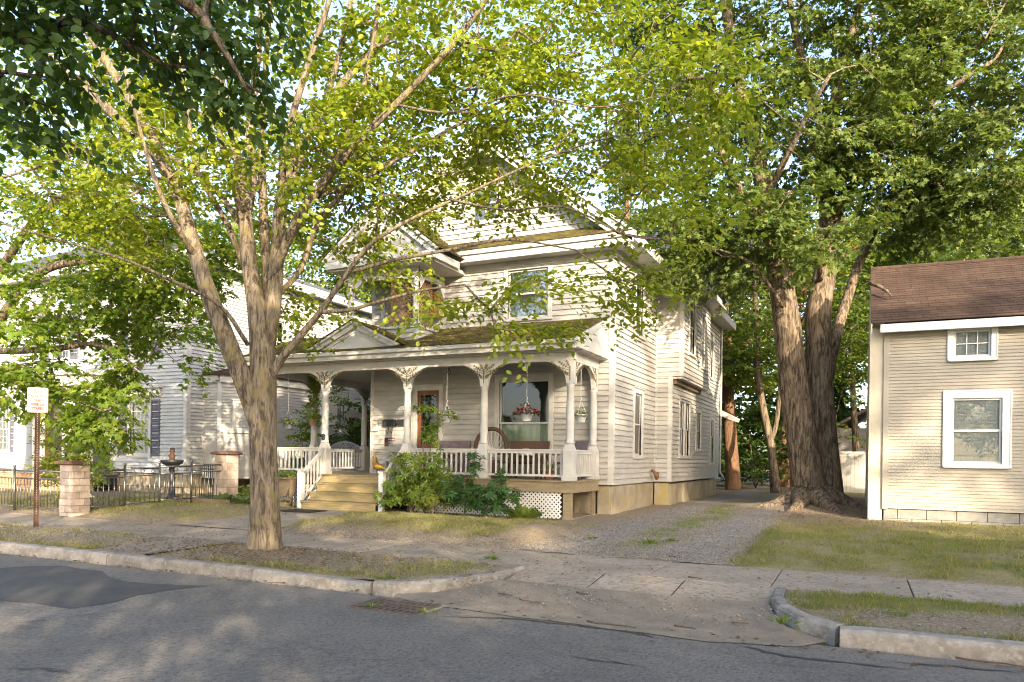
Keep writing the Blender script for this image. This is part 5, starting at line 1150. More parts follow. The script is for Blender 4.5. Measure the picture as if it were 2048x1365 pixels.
A = np.concatenate([clump(r4, n, *c) for n, c in ((9, (30, 30, 5.6, 60, 50, .5)), (8, (110, 120, 5.6, 55, 45, .4)), (6, (20, 180, 5.6, 50, 40, .4)), (9, (190, 0, 5.8, 70, 45, .5)), (9, (300, 50, 5.9, 60, 50, .5)), (9, (370, -10, 6, 60, 45, .4)), (10, (440, 60, 6, 55, 50, .4)), (7, (520, 0, 6.1, 45, 50, .3)), (5, (505, 140, 6.0, 34, 45, .3)), (4, (400, 130, 5.9, 50, 30, .3)), (3, (60, 215, 5.6, 40, 20, .3)), (10, (120, -50, 5.4, 200, 40, .6)))]
  +[ell(r4, 120, lb+Vector((.9, -.6, 7.2)), (4.6, 3.8, 2.2)), ell(r4, 40, lb+Vector((1.0, 1.6, 6.8)), (3.5, 2, 1.2))])
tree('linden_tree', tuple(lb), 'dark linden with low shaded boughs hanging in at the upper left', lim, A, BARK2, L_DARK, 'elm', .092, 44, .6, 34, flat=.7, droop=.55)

# ---- grown trees behind the houses (each its own tree; the crowns of a kind share their shape)
def wild_tree(name, base, label, h, rad, leafm, bark, seed, leaf=.26, dens=150, n=44, tr=.28, cat='tree', group=None, low=.22, nc=11, cs=.48, fill=3):
    rng = np.random.default_rng(seed); b = Vector(base); k = Vector((rng.normal(0, .4), rng.normal(0, .4), 0))
    lim = [([b+Vector((0, 0, -.2)), b+k*.2+Vector((0, 0, h*.2)), b+k*.6+Vector((0, 0, h*.5)), b+k+Vector((0, 0, h*.92))], [tr*1.3, tr, tr*.7, tr*.2])]
    for i in range(6):
        a = i*1.05+rng.uniform(-.3, .3); z = h*rng.uniform(.28, .6); e = Vector((math.cos(a), math.sin(a), 0))
        lim.append(([b+k*.4+Vector((0, 0, z)), b+k*.4+e*rad*.4+Vector((0, 0, z+h*.10)), b+k*.4+e*rad*.8+Vector((0, 0, z+h*.16))], [tr*.4, tr*.25, tr*.1]))
    A = []
    for i in range(nc):
        a = rng.uniform(0, 6.28); q = rng.uniform(.15, .75 if cs > .4 else .95)*rad; zz = h*rng.uniform(low+.12, .88); f = 1-.45*abs(zz/h-.5)*2
        A.append(ell(rng, dens//nc, b+Vector((math.cos(a)*q*f, math.sin(a)*q*f, zz)), (rad*cs, rad*cs, h*.115*cs/.48)))
    A.append(ell(rng, dens//fill, b+Vector((0, 0, h*.6)), (rad, rad, h*.36)))
    return tree(name, base, label, lim, np.concatenate(A), bark, leafm, 'quad', leaf, n, 1.5, seed, cat, group, flat=.6, droop=.2, lump=.05, sides=10, step=.9, tip=.008)
def copy_tree(o, loc, rotz, s, label):
    c = o.copy(); col.objects.link(c); c.location = loc; c.rotation_euler = (0, 0, rotz); c.scale = (s, s, s); c['label'] = label; WLOC[c.name] = Vector(loc)
    for ch in o.children:
        d = ch.copy(); col.objects.link(d); d.parent = c; d.location = ch.location
    return c
GB = 'trees behind the houses'
p1 = wild_tree('background_tree', (-17.5, 34, .4), 'broad leafy tree rising behind the white house and the side porch', 15, 5.0, L_BACK, BARK2, 41, group=GB, dens=230)
p2 = wild_tree('background_tree', (6.5, 33, .4), 'sunlit yellow green tree rising behind the brown shingle roof', 15, 5.6, L_BACK, BARK2, 42, group=GB, dens=250, low=.12)
p3 = wild_tree('background_tree', (-3.6, 41, .4), 'slender tree with a bare red trunk at the end of the drive', 17, 4.6, L_BACK, BARK3, 43, group=GB, dens=230, tr=.34)
for i, (pr, x, y, s, lab) in enumerate((
 (p1, -28, 39, 1.1, 'tall leafy tree far behind the white house on the left'), (p2, -10.5, 43, 1.15, 'tall tree behind the gable of the porch house'), (p3, 1.5, 50, 1.1, 'tall tree behind the rusty roofed garage'), (p1, 13.5, 38, 1.15, 'tree at the far right behind the brown roof'),
 (p2, -40, 33, 1.1, 'leafy tree beyond the left end of the white house'), (p1, -1.2, 58, 1.3, 'distant tree closing the view above the drive'), (p3, -23.5, 47, 1.15, 'distant tall tree between the two white houses'), (p2, -36, 55, 1.4, 'far tall tree at the left behind the others'), (p2, 10, 48, 1.3, 'distant tree behind the sunlit one on the right'), (p1, -13, 60, 1.5, 'farthest tree above the porch house roof'), (p2, 18, 30, 1.0, 'tree beyond the right end of the tan house'), (p1, 5, 64, 1.4, 'farthest tree above the garage'), (p3, -48, 46, 1.4, 'farthest tree at the left edge'))):
    copy_tree(pr, (x, y, .3), i*1.37+.5, s, lab)
# trunks that stand at the end of the drive, with bushes under them
def bush(name, loc, label, rx, ry, h, leafm, kind, leaf, n, seed, dens=60, group=None, flat=.6, L=.5, z0=.15, cat='shrub', droop=0.0):
    rng = np.random.default_rng(seed); b = Vector(loc); lim = []
    for i in range(4):
        a = i*1.57+rng.uniform(-.4, .4); e = Vector((math.cos(a)*rx*.5, math.sin(a)*ry*.5, h*.6)); lim.append(([b+Vector((0, 0, -.05)), b+e*.5, b+e], [.03, .02, .01]))
    A = np.concatenate([ell(rng, dens, b+Vector((0, 0, h*.5)), (rx*.9, ry*.9, h*.48)), ell(rng, dens//3, b+Vector((rx*.3, 0, h*.75)), (rx*.4, ry*.4, h*.22)), ell(rng, dens//3, b+Vector((-rx*.35, 0, h*.35)), (rx*.6, ry*.5, h*.3))])
    A[:, 2] = np.maximum(A[:, 2], b.z+z0)
    return tree(name, loc, label, lim, A, BARK2, leafm, kind, leaf, n, L, seed, cat, group, flat=flat, droop=droop, lump=.02, sides=8, step=.3, tip=.003)
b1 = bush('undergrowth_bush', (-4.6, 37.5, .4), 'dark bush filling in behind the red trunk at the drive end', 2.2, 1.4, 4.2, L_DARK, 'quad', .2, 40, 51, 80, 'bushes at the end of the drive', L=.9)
copy_tree(b1, (-3.4, 42.5, .4), 2.0, 1.0, 'dark bush behind the forked trunk at the drive end'); copy_tree(b1, (-7.5, 40, .4), 4.0, 1.2, 'dark bush hidden behind the rear corner of the porch house')
copy_tree(b1, (-6, 49, .4), 1.0, 1.7, 'tall dark thicket far behind the forked trunk'); copy_tree(b1, (-10.5, 50, .4), 3.0, 1.7, 'tall dark thicket far behind the porch house')
copy_tree(b1, (-2.3, 53, .4), 5.0, 1.9, 'tall dark thicket far behind the big maple'); copy_tree(b1, (-24, 38, .4), 2.2, 1.5, 'dark thicket behind the white house'); copy_tree(b1, (-31, 42, .4), 2.9, 1.8, 'dark thicket at the far left behind the white house')
copy_tree(b1, (-17.5, 42, .4), 3.9, 1.7, 'dark thicket between the two houses')
def trunk_only(name, label, pts, rads, bark):
    t = thing(name, (pts[0][0], pts[0][1], pts[0][2]), label, 'tree'); return t
r5 = np.random.default_rng(25)
lim = [limb([(1466, 985, 34), (1464, 930, 34), (1460, 860, 34), (1456, 780, 34), (1450, 650, 34), (1448, 480, 34)], [.36, .32, .29, .27, .24, .16])]
A = np.concatenate([clump(r5, 60, 1450, 620, 34, 70, 100, 1.5), clump(r5, 40, 1480, 740, 33, 50, 50, 1), clump(r5, 50, 1440, 450, 34, 100, 120, 2)])
tree('drive_end_tree', tuple(at(1466, 975, 34)), 'reddish straight trunk standing by the rear corner of the porch house', lim, A, BARK3, L_BACK, 'quad', .24, 40, 1.3, 61, step=.9, flat=.6, tip=.008)
lim = [limb([(1552, 990, 31), (1546, 930, 31), (1540, 880, 31), (1527, 820, 31), (1515, 740, 31), (1512, 620, 31), (1500, 450, 31)], [.24, .17, .16, .15, .14, .11, .07]), limb([(1541, 885, 31), (1552, 850, 31), (1560, 780, 31), (1566, 700, 31)], [.10, .10, .09, .07])]
A = np.concatenate([clump(r5, 55, 1520, 700, 31, 70, 90, 1.3), clump(r5, 40, 1490, 560, 31, 60, 90, 1.2)])
tree('forked_tree', tuple(at(1552, 982, 31)), 'small forked trunk left of the big maple at the drive end', lim, A, BARK2, L_BACK, 'quad', .22, 40, 1.2, 62, step=.9, flat=.6, tip=.007)
r6 = np.random.default_rng(26)
lim = [limb([(1715, 985, 40), (1712, 900, 40), (1705, 760, 40), (1700, 600, 40)], [.2, .18, .14, .08])]
A = np.concatenate([clump(r6, 50, 1690, 690, 33, 45, 90, 1.2), clump(r6, 40, 1700, 640, 36, 50, 70, 1.2), clump(r6, 3, 1672, 860, 32, 12, 30, .5)])
tree('sunlit_sapling', tuple(at(1715, 980, 40)), 'bright leafy young tree right of the big maple trunk above the fence', lim, A, BARK2, L_BACK, 'quad', .2, 40, 1.0, 63, step=.9, flat=.5, tip=.006)
# tall conifer behind the gable
ct = Vector((-10.2, 34, .4)); C = thing('spruce_tree', tuple(ct), 'grey green spruce top showing right of the roof gable', 'tree')
MB().tube([ct, ct+Vector((0, 0, 9)), ct+Vector((0, 0, 18))], [.3, .2, .03], 10).build('trunk', BARK3, C, smooth=True)
P, D, Nn, S = [], [], [], []
for i in range(260):
    z = 3+15*r6.random()**.8; a = r6.uniform(0, 6.28); Lb = (18.4-z)*.24+.15; d = np.array([math.cos(a), math.sin(a), -.25]); 
    for k in range(34): t = r6.random(); p = np.array([ct.x, ct.y, ct.z+z])+d*Lb*t; P.append(p); D.append(d*.4+r6.normal(0, .6, 3)+np.array([0, 0, -.6])); Nn.append(r6.normal(0, 1, 3)); S.append(r6.uniform(.18, .34))
leaves('crown', P, D, Nn, S, 'long', L_CONIFER, C)
# ---- trees across the street behind the photographer: they shade the road, the lawns and the tan house
GS = 'trees across the street'
q1 = wild_tree('shade_tree', (23.2, -9.5, 0), 'leafy tree across the street', 15.4, 5.5, L_BACK, BARK2, 71, leaf=.30, dens=330, n=40, group=GS, low=.08)
q2 = wild_tree('shade_tree', (33.2, -9.5, 0), 'tall open leafy tree across the street', 21.5, 7.2, L_BACK, BARK2, 72, leaf=.36, dens=350, n=36, group=GS, low=.06, nc=29, cs=.24, fill=20)
for i, (pr, x, y, s) in enumerate(((q2, 25.5, -14, .9), (q2, 31, -17, 1.1), (q2, 41, -9, 1.05), (q1, 48, -10, 1.4), (q1, 7.3, -9, .88), (q1, 36, -3.2, .85))):
    copy_tree(pr, (x, y, 0), i*2.1+.7, s, pr['label'])

# ------------------------------------------------------------------ shrubs and plants by the porch
def rhodo(name, loc, label, blobs, leaf=.15, mat=None, seed=1, stems=None, per=8, cat='shrub'):
    rng = np.random.default_rng(seed); t = thing(name, loc, label, cat); b = Vector(loc); lim = []
    for s in (stems or [(0, 0, .5)]):
        e = Vector(s); lim.append(([b+Vector((0, 0, -.05)), b+Vector((e.x*.3, e.y*.3, e.z*.5)), b+e], [.022, .016, .008]))
    A = np.concatenate([ell(rng, n, b+Vector(c), r) for n, c, r in blobs]); A[:, 2] = np.maximum(A[:, 2], b.z+.12)
    m = MB(); LL = []
    for pts, rad in lim: P_ = catmull(pts, 5); R_ = interp_r(rad, 5); m.tube(P_, R_, 7); LL.append(([tuple(p) for p in P_], R_))
    m.build('stems', BARK2, t, smooth=True); big, ch, ax, r = grow(LL, A, rng, step=.15, tip=.0028); tubes('branches', big, ch, r, BARK2, t)['kind'] = 'stuff'
    P, D, Nn, S = [], [], [], []
    for i, a in enumerate(A):
        up = ax[i]*.4+np.array([0, -.25, .8])+rng.normal(0, .25, 3); up /= np.linalg.norm(up); u = np.cross(up, [1, 0, .1]); u /= np.linalg.norm(u); w = np.cross(up, u); a0 = rng.uniform(0, 6.28)
        for ring, (nn, tilt, sc_) in enumerate(((per, -.12, 1), (max(3, per//2), .5, .7))):
            for k in range(nn):
                q = a0+ring*.4+k*6.283/nn+rng.normal(0, .12); d = u*math.cos(q)+w*math.sin(q)+up*(tilt+rng.normal(0, .15)); P.append(a+up*ring*.02); D.append(d); Nn.append(up+rng.normal(0, .15, 3)); S.append(leaf*sc_*rng.uniform(.75, 1.15))
    leaves('foliage', P, D, Nn, S, 'long', mat or L_RHODO, t); return t
g0 = lambda x, y: (x, y, gzf(x, y))
rhodo('rhododendron', g0(-9.75, 15.0), 'largest bright rhododendron in front of the porch right of the steps', [(190, (.1, .1, .7), (1.0, .5, .6)), (44, (-.45, -.15, .45), (.5, .3, .35)), (46, (.35, 0, 1.2), (.7, .4, .3)), (16, (-.55, .3, 1.35), (.25, .2, .2))], seed=3, stems=[(.3, 0, .9), (-.3, .1, .8), (.1, .2, 1.1), (.5, .2, .7)])
rhodo('rhododendron', g0(-9.55, 15.25), 'tall leggy rhododendron stem rising in front of the front door', [(14, (.0, .15, 2.0), (.42, .2, .18)), (9, (-.1, .15, 2.55), (.5, .2, .12)), (10, (.15, .1, 1.7), (.25, .2, .2)), (5, (.25, .1, 2.2), (.2, .15, .12))], seed=4, stems=[(.1, .15, 1.8), (-.2, .15, 2.5)])
rhodo('rhododendron', g0(-8.35, 15.1), 'darker rhododendron under the middle porch column', [(90, (0, 0, .55), (.65, .45, .45)), (14, (.15, .2, 1.25), (.22, .2, .3))], seed=5, stems=[(.1, .1, .9), (.15, .2, 1.35)], mat=leaf_mat('dark_rhododendron_leaf', (.035, .085, .02), (.06, .125, .03), .28, .35))
rhodo('rhododendron', g0(-7.55, 15.05), 'low dark green rhododendron at the right end of the bed', [(90, (0, 0, .42), (.7, .45, .36)), (8, (.0, .3, .95), (.15, .15, .2))], seed=6, stems=[(.1, .1, .5), (0, .3, .95)], mat=bpy.data.materials['dark_rhododendron_leaf'])
rhodo('azalea', g0(-9.0, 14.75), 'low yellow green azalea between two rhododendrons', [(90, (0, 0, .35), (.5, .32, .26))], leaf=.065, mat=L_BUSH, seed=7)
def blades(name, loc, label, n, h, spread, mat, seed, kind='long', cat='plant'):
    rng = np.random.default_rng(seed); a = rng.uniform(0, 6.28, n); t = rng.random(n)**.6; P = np.stack([loc[0]+np.cos(a)*spread*.3*t, loc[1]+np.sin(a)*spread*.3*t, np.full(n, loc[2]+.01)], -1)
    D = np.stack([np.cos(a)*(.25+t*.9), np.sin(a)*(.25+t*.9), 1.1-t*.6], -1); Nn = np.stack([-np.cos(a), -np.sin(a), np.ones(n)*.8], -1); S = h*rng.uniform(.6, 1.15, n)
    th = thing(name, loc, label, cat); leaves('leaves', P, D, Nn, S, kind, mat, th); return th
blades('daylily', g0(-6.75, 14.95), 'arching daylily leaves by the white skirt lattice', 90, .36, .6, GREENG, 8)
for i, (x, y, l) in enumerate(((-15.6, 14.7, 'variegated hosta nearest the reddish pillar'), (-15.0, 14.9, 'variegated hosta left of the street tree trunk'), (-13.75, 14.9, 'small hosta below the planter stand'))): blades('hosta', g0(x, y), l, 46, .36 if i < 2 else .26, .5, HOSTA, 9+i, 'elm')
bush('fern_shrub', g0(-15.2, 15.35), 'low green shrub beside the reddish pillar', .45, .25, .6, L_RHODO, 'elm', .07, 30, 52, 30, L=.25)
bush('yellow_bush', (-20.6, 13.9, .3), 'bright yellow green bush behind the steel fence at the left', 1.1, 1.0, 2.7, L_BUSH, 'quad', .085, 60, 53, 90, L=.5, droop=-.1)
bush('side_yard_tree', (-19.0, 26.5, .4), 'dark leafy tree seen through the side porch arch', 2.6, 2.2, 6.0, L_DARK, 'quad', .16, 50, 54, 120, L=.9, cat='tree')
bush('porch_shrub', (-16.6, 19.2, .4), 'leafy shrub outside the left porch railing', .6, .6, 3.2, L_YARD, 'quad', .10, 36, 55, 40, L=.45)
sheet('planting_bed', jag([(-10.4, 14.5), (-8.5, 14.35), (-6.3, 14.6), (-6.1, 15.7), (-8.5, 15.74), (-10.4, 15.7)], 4, .05, 6), .015, SOIL, gz)
for x0, x1, y in ((-14.6, -13.35, 14.75),): tag(MB().box(x0, x1, y-.07, y+.07, gzf(x0, y)-.02, gzf(x0, y)+.13).build('landscape_timber', DECK, bevel=.015), 'landscape timber edging the bed left of the steps', 'timber')
tag(MB().box(-17.0, -15.0, 14.28, 14.40, .30, .44).build('landscape_timber', TIMBER, bevel=.015), 'dark timber edging in front of the hostas', 'timber')

# ------------------------------------------------------------------ things on the porch
def pot_plant(name, p, label, potm, pr, ph, hangz, mat, kind, leaf, n, spread, seed, flowers=None, cat='hanging basket', droop=.3, height=.5):
    x, y, z = p; t = thing(name, (x, y, z), label, cat); rng = np.random.default_rng(seed)
    MB().lathe([(pr*.62, 0), (pr*.66, .01), (pr*.96, ph*.9), (pr*1.05, ph*.9), (pr*1.05, ph), (pr*.9, ph), (pr*.85, ph*.85)], (x, y, z), 18).build('pot', potm, t, smooth=True)
    if hangz:
        m = MB(); top = Vector((x, y, z+ph+.34))
        for k in range(3): a = k*2.094+.4; m.tube([(x+pr*math.cos(a), y+pr*math.sin(a), z+ph), top], .004, 5)
        m.tube([top, top+Vector((.02, 0, .05)), top+Vector((0, 0, .09))], .007, 5); m.build('hanger_wires', BULB, t); MB().tube([top+Vector((0, 0, .08)), (x, y, hangz)], .004, 5).build('hanging_cord', BULB, t)
    a = rng.uniform(0, 6.28, n); r = rng.random(n)**.5*spread; P = np.stack([x+np.cos(a)*r, y+np.sin(a)*r, z+ph+height*pr*rng.random(n)*(1.2-r/spread)-droop*pr*(r/spread)**2], -1)
    D = np.stack([np.cos(a), np.sin(a), rng.normal(.1, .5, n)], -1); Nn = np.stack([rng.normal(0, .4, n), rng.normal(-.3, .4, n), np.ones(n)], -1); leaves('foliage', P, D, Nn, leaf*rng.uniform(.6, 1.2, n), kind, mat, t)
    if flowers:
        k = rng.integers(0, n, flowers[0]); leaves('flowers', P[k]+np.array([0, -.02, .03]), D[k]+rng.normal(0, .4, (flowers[0], 3)), Nn[k]+rng.normal(0, .8, (flowers[0], 3)), np.full(flowers[0], flowers[2]), 'elm', flowers[1], t)
    return t
def aty(x, y, Y):                        # the point seen at a photo pixel on the plane at depth Y
    e = FW+(x-1024)/FPX*RR+(916-y)/FPX*UU; t = Y/e.y; p = CAMP+e*t; return (p.x, p.y, p.z)
DARKRED = leaf_mat('bronze_leaf', (.05, .028, .02), (.085, .05, .022), .2, .4)
WHITEFL = leaf_mat('white_flower', (.6, .58, .52), (.7, .68, .62), .2, .6)
pot_plant('hanging_basket', aty(893, 846, 16.15), 'white hanging basket with green leaves and white flowers by the door', WHITE2, .13, .16, 4.1, L_RHODO, 'elm', .085, 170, .30, 81, (26, WHITEFL, .05), droop=.5, height=1.5)
pot_plant('hanging_basket', aty(1053, 843, 16.15), 'white hanging basket of red begonias before the porch window', WHITE2, .155, .17, 4.1, DARKRED, 'elm', .075, 230, .30, 82, (60, REDFL, .06), droop=.2, height=1.7)
pot_plant('hanging_basket', aty(1161, 845, 16.7), 'white hanging basket with short green plants at the right porch end', WHITE2, .155, .18, 4.1, L_BUSH, 'elm', .06, 150, .16, 83, None, height=.9)
pot_plant('hanging_basket', aty(576, 858, 16.4), 'grey hanging pot with leafy plant left of the house number', POTG, .16, .19, 4.1, L_RHODO, 'elm', .08, 150, .24, 84, (10, REDFL, .05), height=1.2)
hv = aty(626, 852, 17.6); pot_plant('hanging_basket', hv, 'mauve hanging pot under a climbing green vine', POTB, .16, .19, None, L_BUSH, 'elm', .09, 80, .16, 85, None, height=1.0)
vt = thing('climbing_vine', (hv[0], hv[1], hv[2]+.2), 'yellow green vine climbing above the mauve pot', 'vine'); rv = np.random.default_rng(86); n = 330
zz = rv.uniform(hv[2]+.25, 4.05, n); an = rv.uniform(0, 6.28, n); P = np.stack([hv[0]+.13*np.cos(an)*rv.random(n), hv[1]+.13*np.sin(an)*rv.random(n), zz], -1); D = np.stack([np.cos(an), np.sin(an)-.3, rv.normal(-.6, .3, n)], -1)
leaves('foliage', P, D, np.stack([np.cos(an)*.3, np.sin(an)-.8, np.ones(n)*.5], -1), rv.uniform(.08, .14, n), 'elm', L_BUSH, vt); MB().tube([(hv[0], hv[1], hv[2]+.15), (hv[0]+.03, hv[1], 3.2), (hv[0], hv[1], 4.1)], .008, 5).build('stem', BARK2, vt)
# house number
me = text_mesh('8', .24, .006); me.materials.clear(); me.materials.append(BLACK); o = bpy.data.objects.new('house_number', me); _link(o, None, (-13.09, PY-.118, 2.06)); o.rotation_euler = (math.pi/2, 0, 0); tag(o, 'black metal house number eight on the porch column', 'house number')
# letter boxes and plaque on the wall
def wallbox(name, x0, x1, z0, z1, dpt, mat, label, cat, hooks=0):
    t = thing(name, ((x0+x1)/2, HY-.03, z0), label, cat); y = HY-.03
    m = MB(); m.prism([(y, z0), (y, z1), (y-dpt*.6, z1), (y-dpt, z1-.06), (y-dpt*.9, z0)], 0, x1-x0, TS(x0)); m.build('box', mat, t, bevel=.006); MB().box(x0-.01, x1+.01, y-dpt-.01, y-dpt*.55, z1-.055, z1-.04).build('lid', mat, t)
    for k in range(hooks):
        x = lerp(x0, x1, (k+1)/(hooks+1)); MB().tube([(x, y-.02, z0), (x, y-.03, z0-.16), (x, y-.07, z0-.20), (x, y-.11, z0-.15)], .009, 6).build('newspaper_hook', mat, t)
wallbox('letter_box', -12.88, -12.64, 2.36, 2.62, .08, WHITE, 'white wall box left of the two black letter boxes', 'letter box')
wallbox('letter_box', -12.42, -12.02, 2.50, 2.70, .13, BLACK, 'black letter box with two newspaper hooks', 'letter box', 2)
wallbox('letter_box', -11.95, -11.62, 2.53, 2.70, .13, BLACK, 'plain black letter box nearest the door', 'letter box')
pl = thing('flag_plaque', (-12.2, HY-.03, 1.95), 'small rusty flag plaque under the letter boxes', 'plaque')
MB().box(-12.42, -12.06, HY-.045, HY-.03, 1.93, 2.18).build('plate', M('rust_red_plate', (.13, .05, .035)), pl)
for k in range(3): MB().box(-12.28, -12.07, HY-.05, HY-.046, 1.955+k*.08, 1.985+k*.08).build('stripe', SIGNW, pl)
MB().box(-12.41, -12.30, HY-.05, HY-.046, 2.06, 2.17).build('star_field', BLACK, pl)
# yellow bird ornament
bp = Vector(aty(757, 941, 16.9)); bp.z = DZ; B = thing('bird_ornament', tuple(bp), 'yellow metal bird standing on the porch by the steps', 'ornament'); bu = Vector((1, .2, 0)).normalized()
pts = [(-.20, .46, .008), (-.14, .485, .042), (-.11, .46, .046), (-.11, .39, .036), (-.12, .31, .075), (-.06, .23, .112), (.05, .20, .088), (.16, .17, .045), (.30, .12, .028), (.36, .10, .008)]
MB().tube(catmull([bp+bu*a+Vector((0, 0, z)) for a, z, r in pts], 4), interp_r([r for *_, r in pts], 4), 10).build('body', YELLOW, B, smooth=True)
for k in (-.06, .02): MB().tube([bp+bu*k+Vector((0, 0, .16)), bp+bu*k+Vector((0, 0, 0)), bp+bu*(k-.05)], .007, 5).build('leg', BLACK, B)
MB().tube([bp+bu*-.10+Vector((0, 0, .53)), bp+bu*-.06+Vector((0, 0, .59))], [.008, .02], 6).build('crest', YELLOW, B)
# furniture
def rot(o, a): return lambda x, y, z: tuple(Vector((o[0]+x*math.cos(a)-y*math.sin(a), o[1]+x*math.sin(a)+y*math.cos(a), o[2]+z)))
pc = rot((-8.72, 17.0, DZ), .2); W = thing('peacock_chair', (-8.72, 17.0, DZ), 'round backed brown wicker chair behind the middle porch column', 'chair')
ring = [pc(.42*math.cos(t), .25+.08*math.sin(t), .75+.52*math.sin(t)) for t in np.linspace(-.7, math.pi+.7, 24)]; MB().tube(ring, .055, 8).build('back_rim', WICKER, W, smooth=True)
for k in range(15): t = lerp(-.5, math.pi+.5, k/14); MB().tube([pc(0, .22, .55), pc(.40*math.cos(t), .25+.08*math.sin(t), .75+.5*math.sin(t))], .009, 5).build('back_spoke', WHITE, W)
ms = MB(); ms.lathe([(.30, 0), (.22, .2), (.24, .36), (.30, .40), (.30, .44), (.02, .46)], pc(0, 0, 0), 18); ms.build('seat_base', WICKER, W, smooth=True)
def chair(name, org, a, label, mat, cmat, w=.6, cat='chair'):
    f = rot(org, a); t = thing(name, org, label, cat); hw = w/2
    MB().box(-hw, hw, -.28, .28, .36, .42, f).build('seat', mat, t, bevel=.01)
    m = MB(); m.add([f(-hw, .26, .42), f(hw, .26, .42), f(hw, .42, .95), f(-hw, .42, .95), f(-hw, .30, .42), f(hw, .30, .42), f(hw, .46, .95), f(-hw, .46, .95)], [(0, 1, 2, 3), (7, 6, 5, 4), (0, 3, 7, 4), (1, 5, 6, 2), (3, 2, 6, 7)]); m.build('backrest', mat, t)
    for sx_ in (-1, 1):
        for sy_ in (-1, 1): MB().box(sx_*(hw-.03)-.025, sx_*(hw-.03)+.025, sy_*.25-.025, sy_*.25+.025, 0, .36, f).build('leg', mat, t)
        MB().box(sx_*(hw+.03)-.03, sx_*(hw+.03)+.03, -.3, .3, .58, .63, f).build('armrest', mat, t)
    if cmat: 
        m = MB(); m.lathe([(.05, 0), (.21, .03), (.24, .10), (.21, .17), (.05, .2)], f(0, .18, .55), 14); o = m.build('cushion', cmat, t, smooth=True)
    return t
chair('wicker_settee', (-7.75, 17.05, DZ), 0, 'brown wicker settee with pale cushions under the porch window', WICKER, CURTW, 1.1, 'settee')
chair('porch_chair', (-6.5, 17.05, DZ), -.5, 'mauve folding chair at the right end of the porch', PURPLE, None, .5); chair('porch_recliner', (-9.9, 17.05, DZ), .2, 'grey cushioned recliner between door and wicker chair', PURPLE, CUSHG, .9)
chair('metal_chair', (-11.95, 17.2, DZ), 0, 'grey metal chair against the wall below the plaque', GARAGE, None, .5)
T_ = thing('wicker_table', (-7.4, 16.45, DZ), 'low wicker table behind the porch railing', 'table'); MB().box(-7.8, -7.0, 16.25, 16.65, .45+DZ, .49+DZ).build('table_top', WICKER, T_)
for x in (-7.76, -7.08):
    for y in (16.28, 16.58): MB().box(x, x+.05, y, y+.05, DZ, DZ+.45).build('leg', WICKER, T_)
pot_plant('terracotta_pot', (-6.75, 16.4, DZ+.001), 'terracotta pot plant behind the right porch railing', TERRA, .13, .22, None, L_RHODO, 'elm', .08, 60, .2, 90, None, 'pot plant', height=1.4)
pot_plant('teal_pot', (-14.7, 16.6, DZ+.001), 'teal pot behind the left porch railing', TEAL, .22, .42, None, L_RHODO, 'elm', .08, 60, .25, 91, None, 'pot plant')
for k, (px, py, lab) in enumerate(((1052, 733, 'white bulb under the porch beam before the window'), (898, 745, 'small dark bulb holder above the white flower basket'))):
    p = aty(px, py, 16.15); tag(MB().lathe([(.012, .13), (.03, .10), (.035, .06), (.05, .0), (.04, -.05), (.01, -.075)][::-1], p, 12).build('lamp_bulb', BULB if k == 0 else BLACK, smooth=True), lab, 'bulb')
p = aty(680, 750, 17.0); tag(MB().lathe([(.08, -.12), (.12, -.06), (.12, -.02), (.10, .02)], (p[0], p[1], 4.08), 14).build('ceiling_lamp', AMBER, smooth=True), 'amber glass lamp on the porch ceiling above the steps', 'lamp')
wc = Vector(aty(682, 812, 19.2)); WC = thing('wind_chime', tuple(wc), 'dark tube wind chime hanging in the side porch', 'wind chime')
for k in range(5): a = k*1.257; MB().tube([wc+Vector((.09*math.cos(a), .09*math.sin(a), 0)), wc+Vector((.09*math.cos(a), .09*math.sin(a), -.45-.06*k))], .014, 6).build('chime_tube', BLACK, WC)
MB().lathe([(.12, 0), (.12, .02)], wc, 12).build('top_disc', BLACK, WC); MB().tube([wc+Vector((0, 0, .02)), (wc.x, wc.y, 4.1)], .004, 4).build('cord', BLACK, WC); MB().lathe([(.05, 0), (.07, .08), (.02, .12)], wc+Vector((0, 0, -.85)), 10).build('sail', POTG, WC); MB().tube([wc, wc+Vector((0, 0, -.75))], .003, 4).build('sail_cord', BLACK, WC)
# planter stand and mat
ST = thing('planter_stand', (-13.95, 15.1, .3), 'wooden planter stand full of herbs left of the steps', 'planter'); gzs = gzf(-13.95, 15.1)
for x in (-14.42, -13.52):
    for y in (14.98, 15.28): MB().box(x, x+.07, y, y+.07, gzs-.03, 1.0).build('leg', TIMBER, ST)
MB().prism([(-14.40, 1.0), (-13.47, 1.0), (-13.70, .55), (-14.2, .55)], -.28, 0, TF(15.03)).build('trough', TIMBER, ST); MB().box(-14.44, -13.44, 14.95, 15.38, 1.0, 1.06).build('rim', TIMBER, ST, bevel=.006); MB().box(-14.42, -13.45, 14.99, 15.03, .45, .52).build('brace', TIMBER, ST)
rv = np.random.default_rng(92); n = 420; P = np.stack([rv.uniform(-14.45, -13.4, n), rv.uniform(14.93, 15.38, n), rv.uniform(1.04, 1.2, n)], -1); leaves('herbs', P, rv.normal(0, 1, (n, 3))+np.array([0, 0, .5]), rv.normal(0, .5, (n, 3))+np.array([0, -.3, 1]), rv.uniform(.04, .08, n), 'elm', L_RHODO, ST)
MB().box(-14.5, -14.42, 14.95, 15.4, .75, 1.0).build('black_tray', BLACK, ST)
mz = gzf(-12.3, 14.2)+.03; tag(MB().box(-12.9, -11.9, 13.9, 14.55, mz, mz+.014).build('door_mat', MAT, bevel=.003), 'dark door mat lying at the foot of the steps', 'mat')
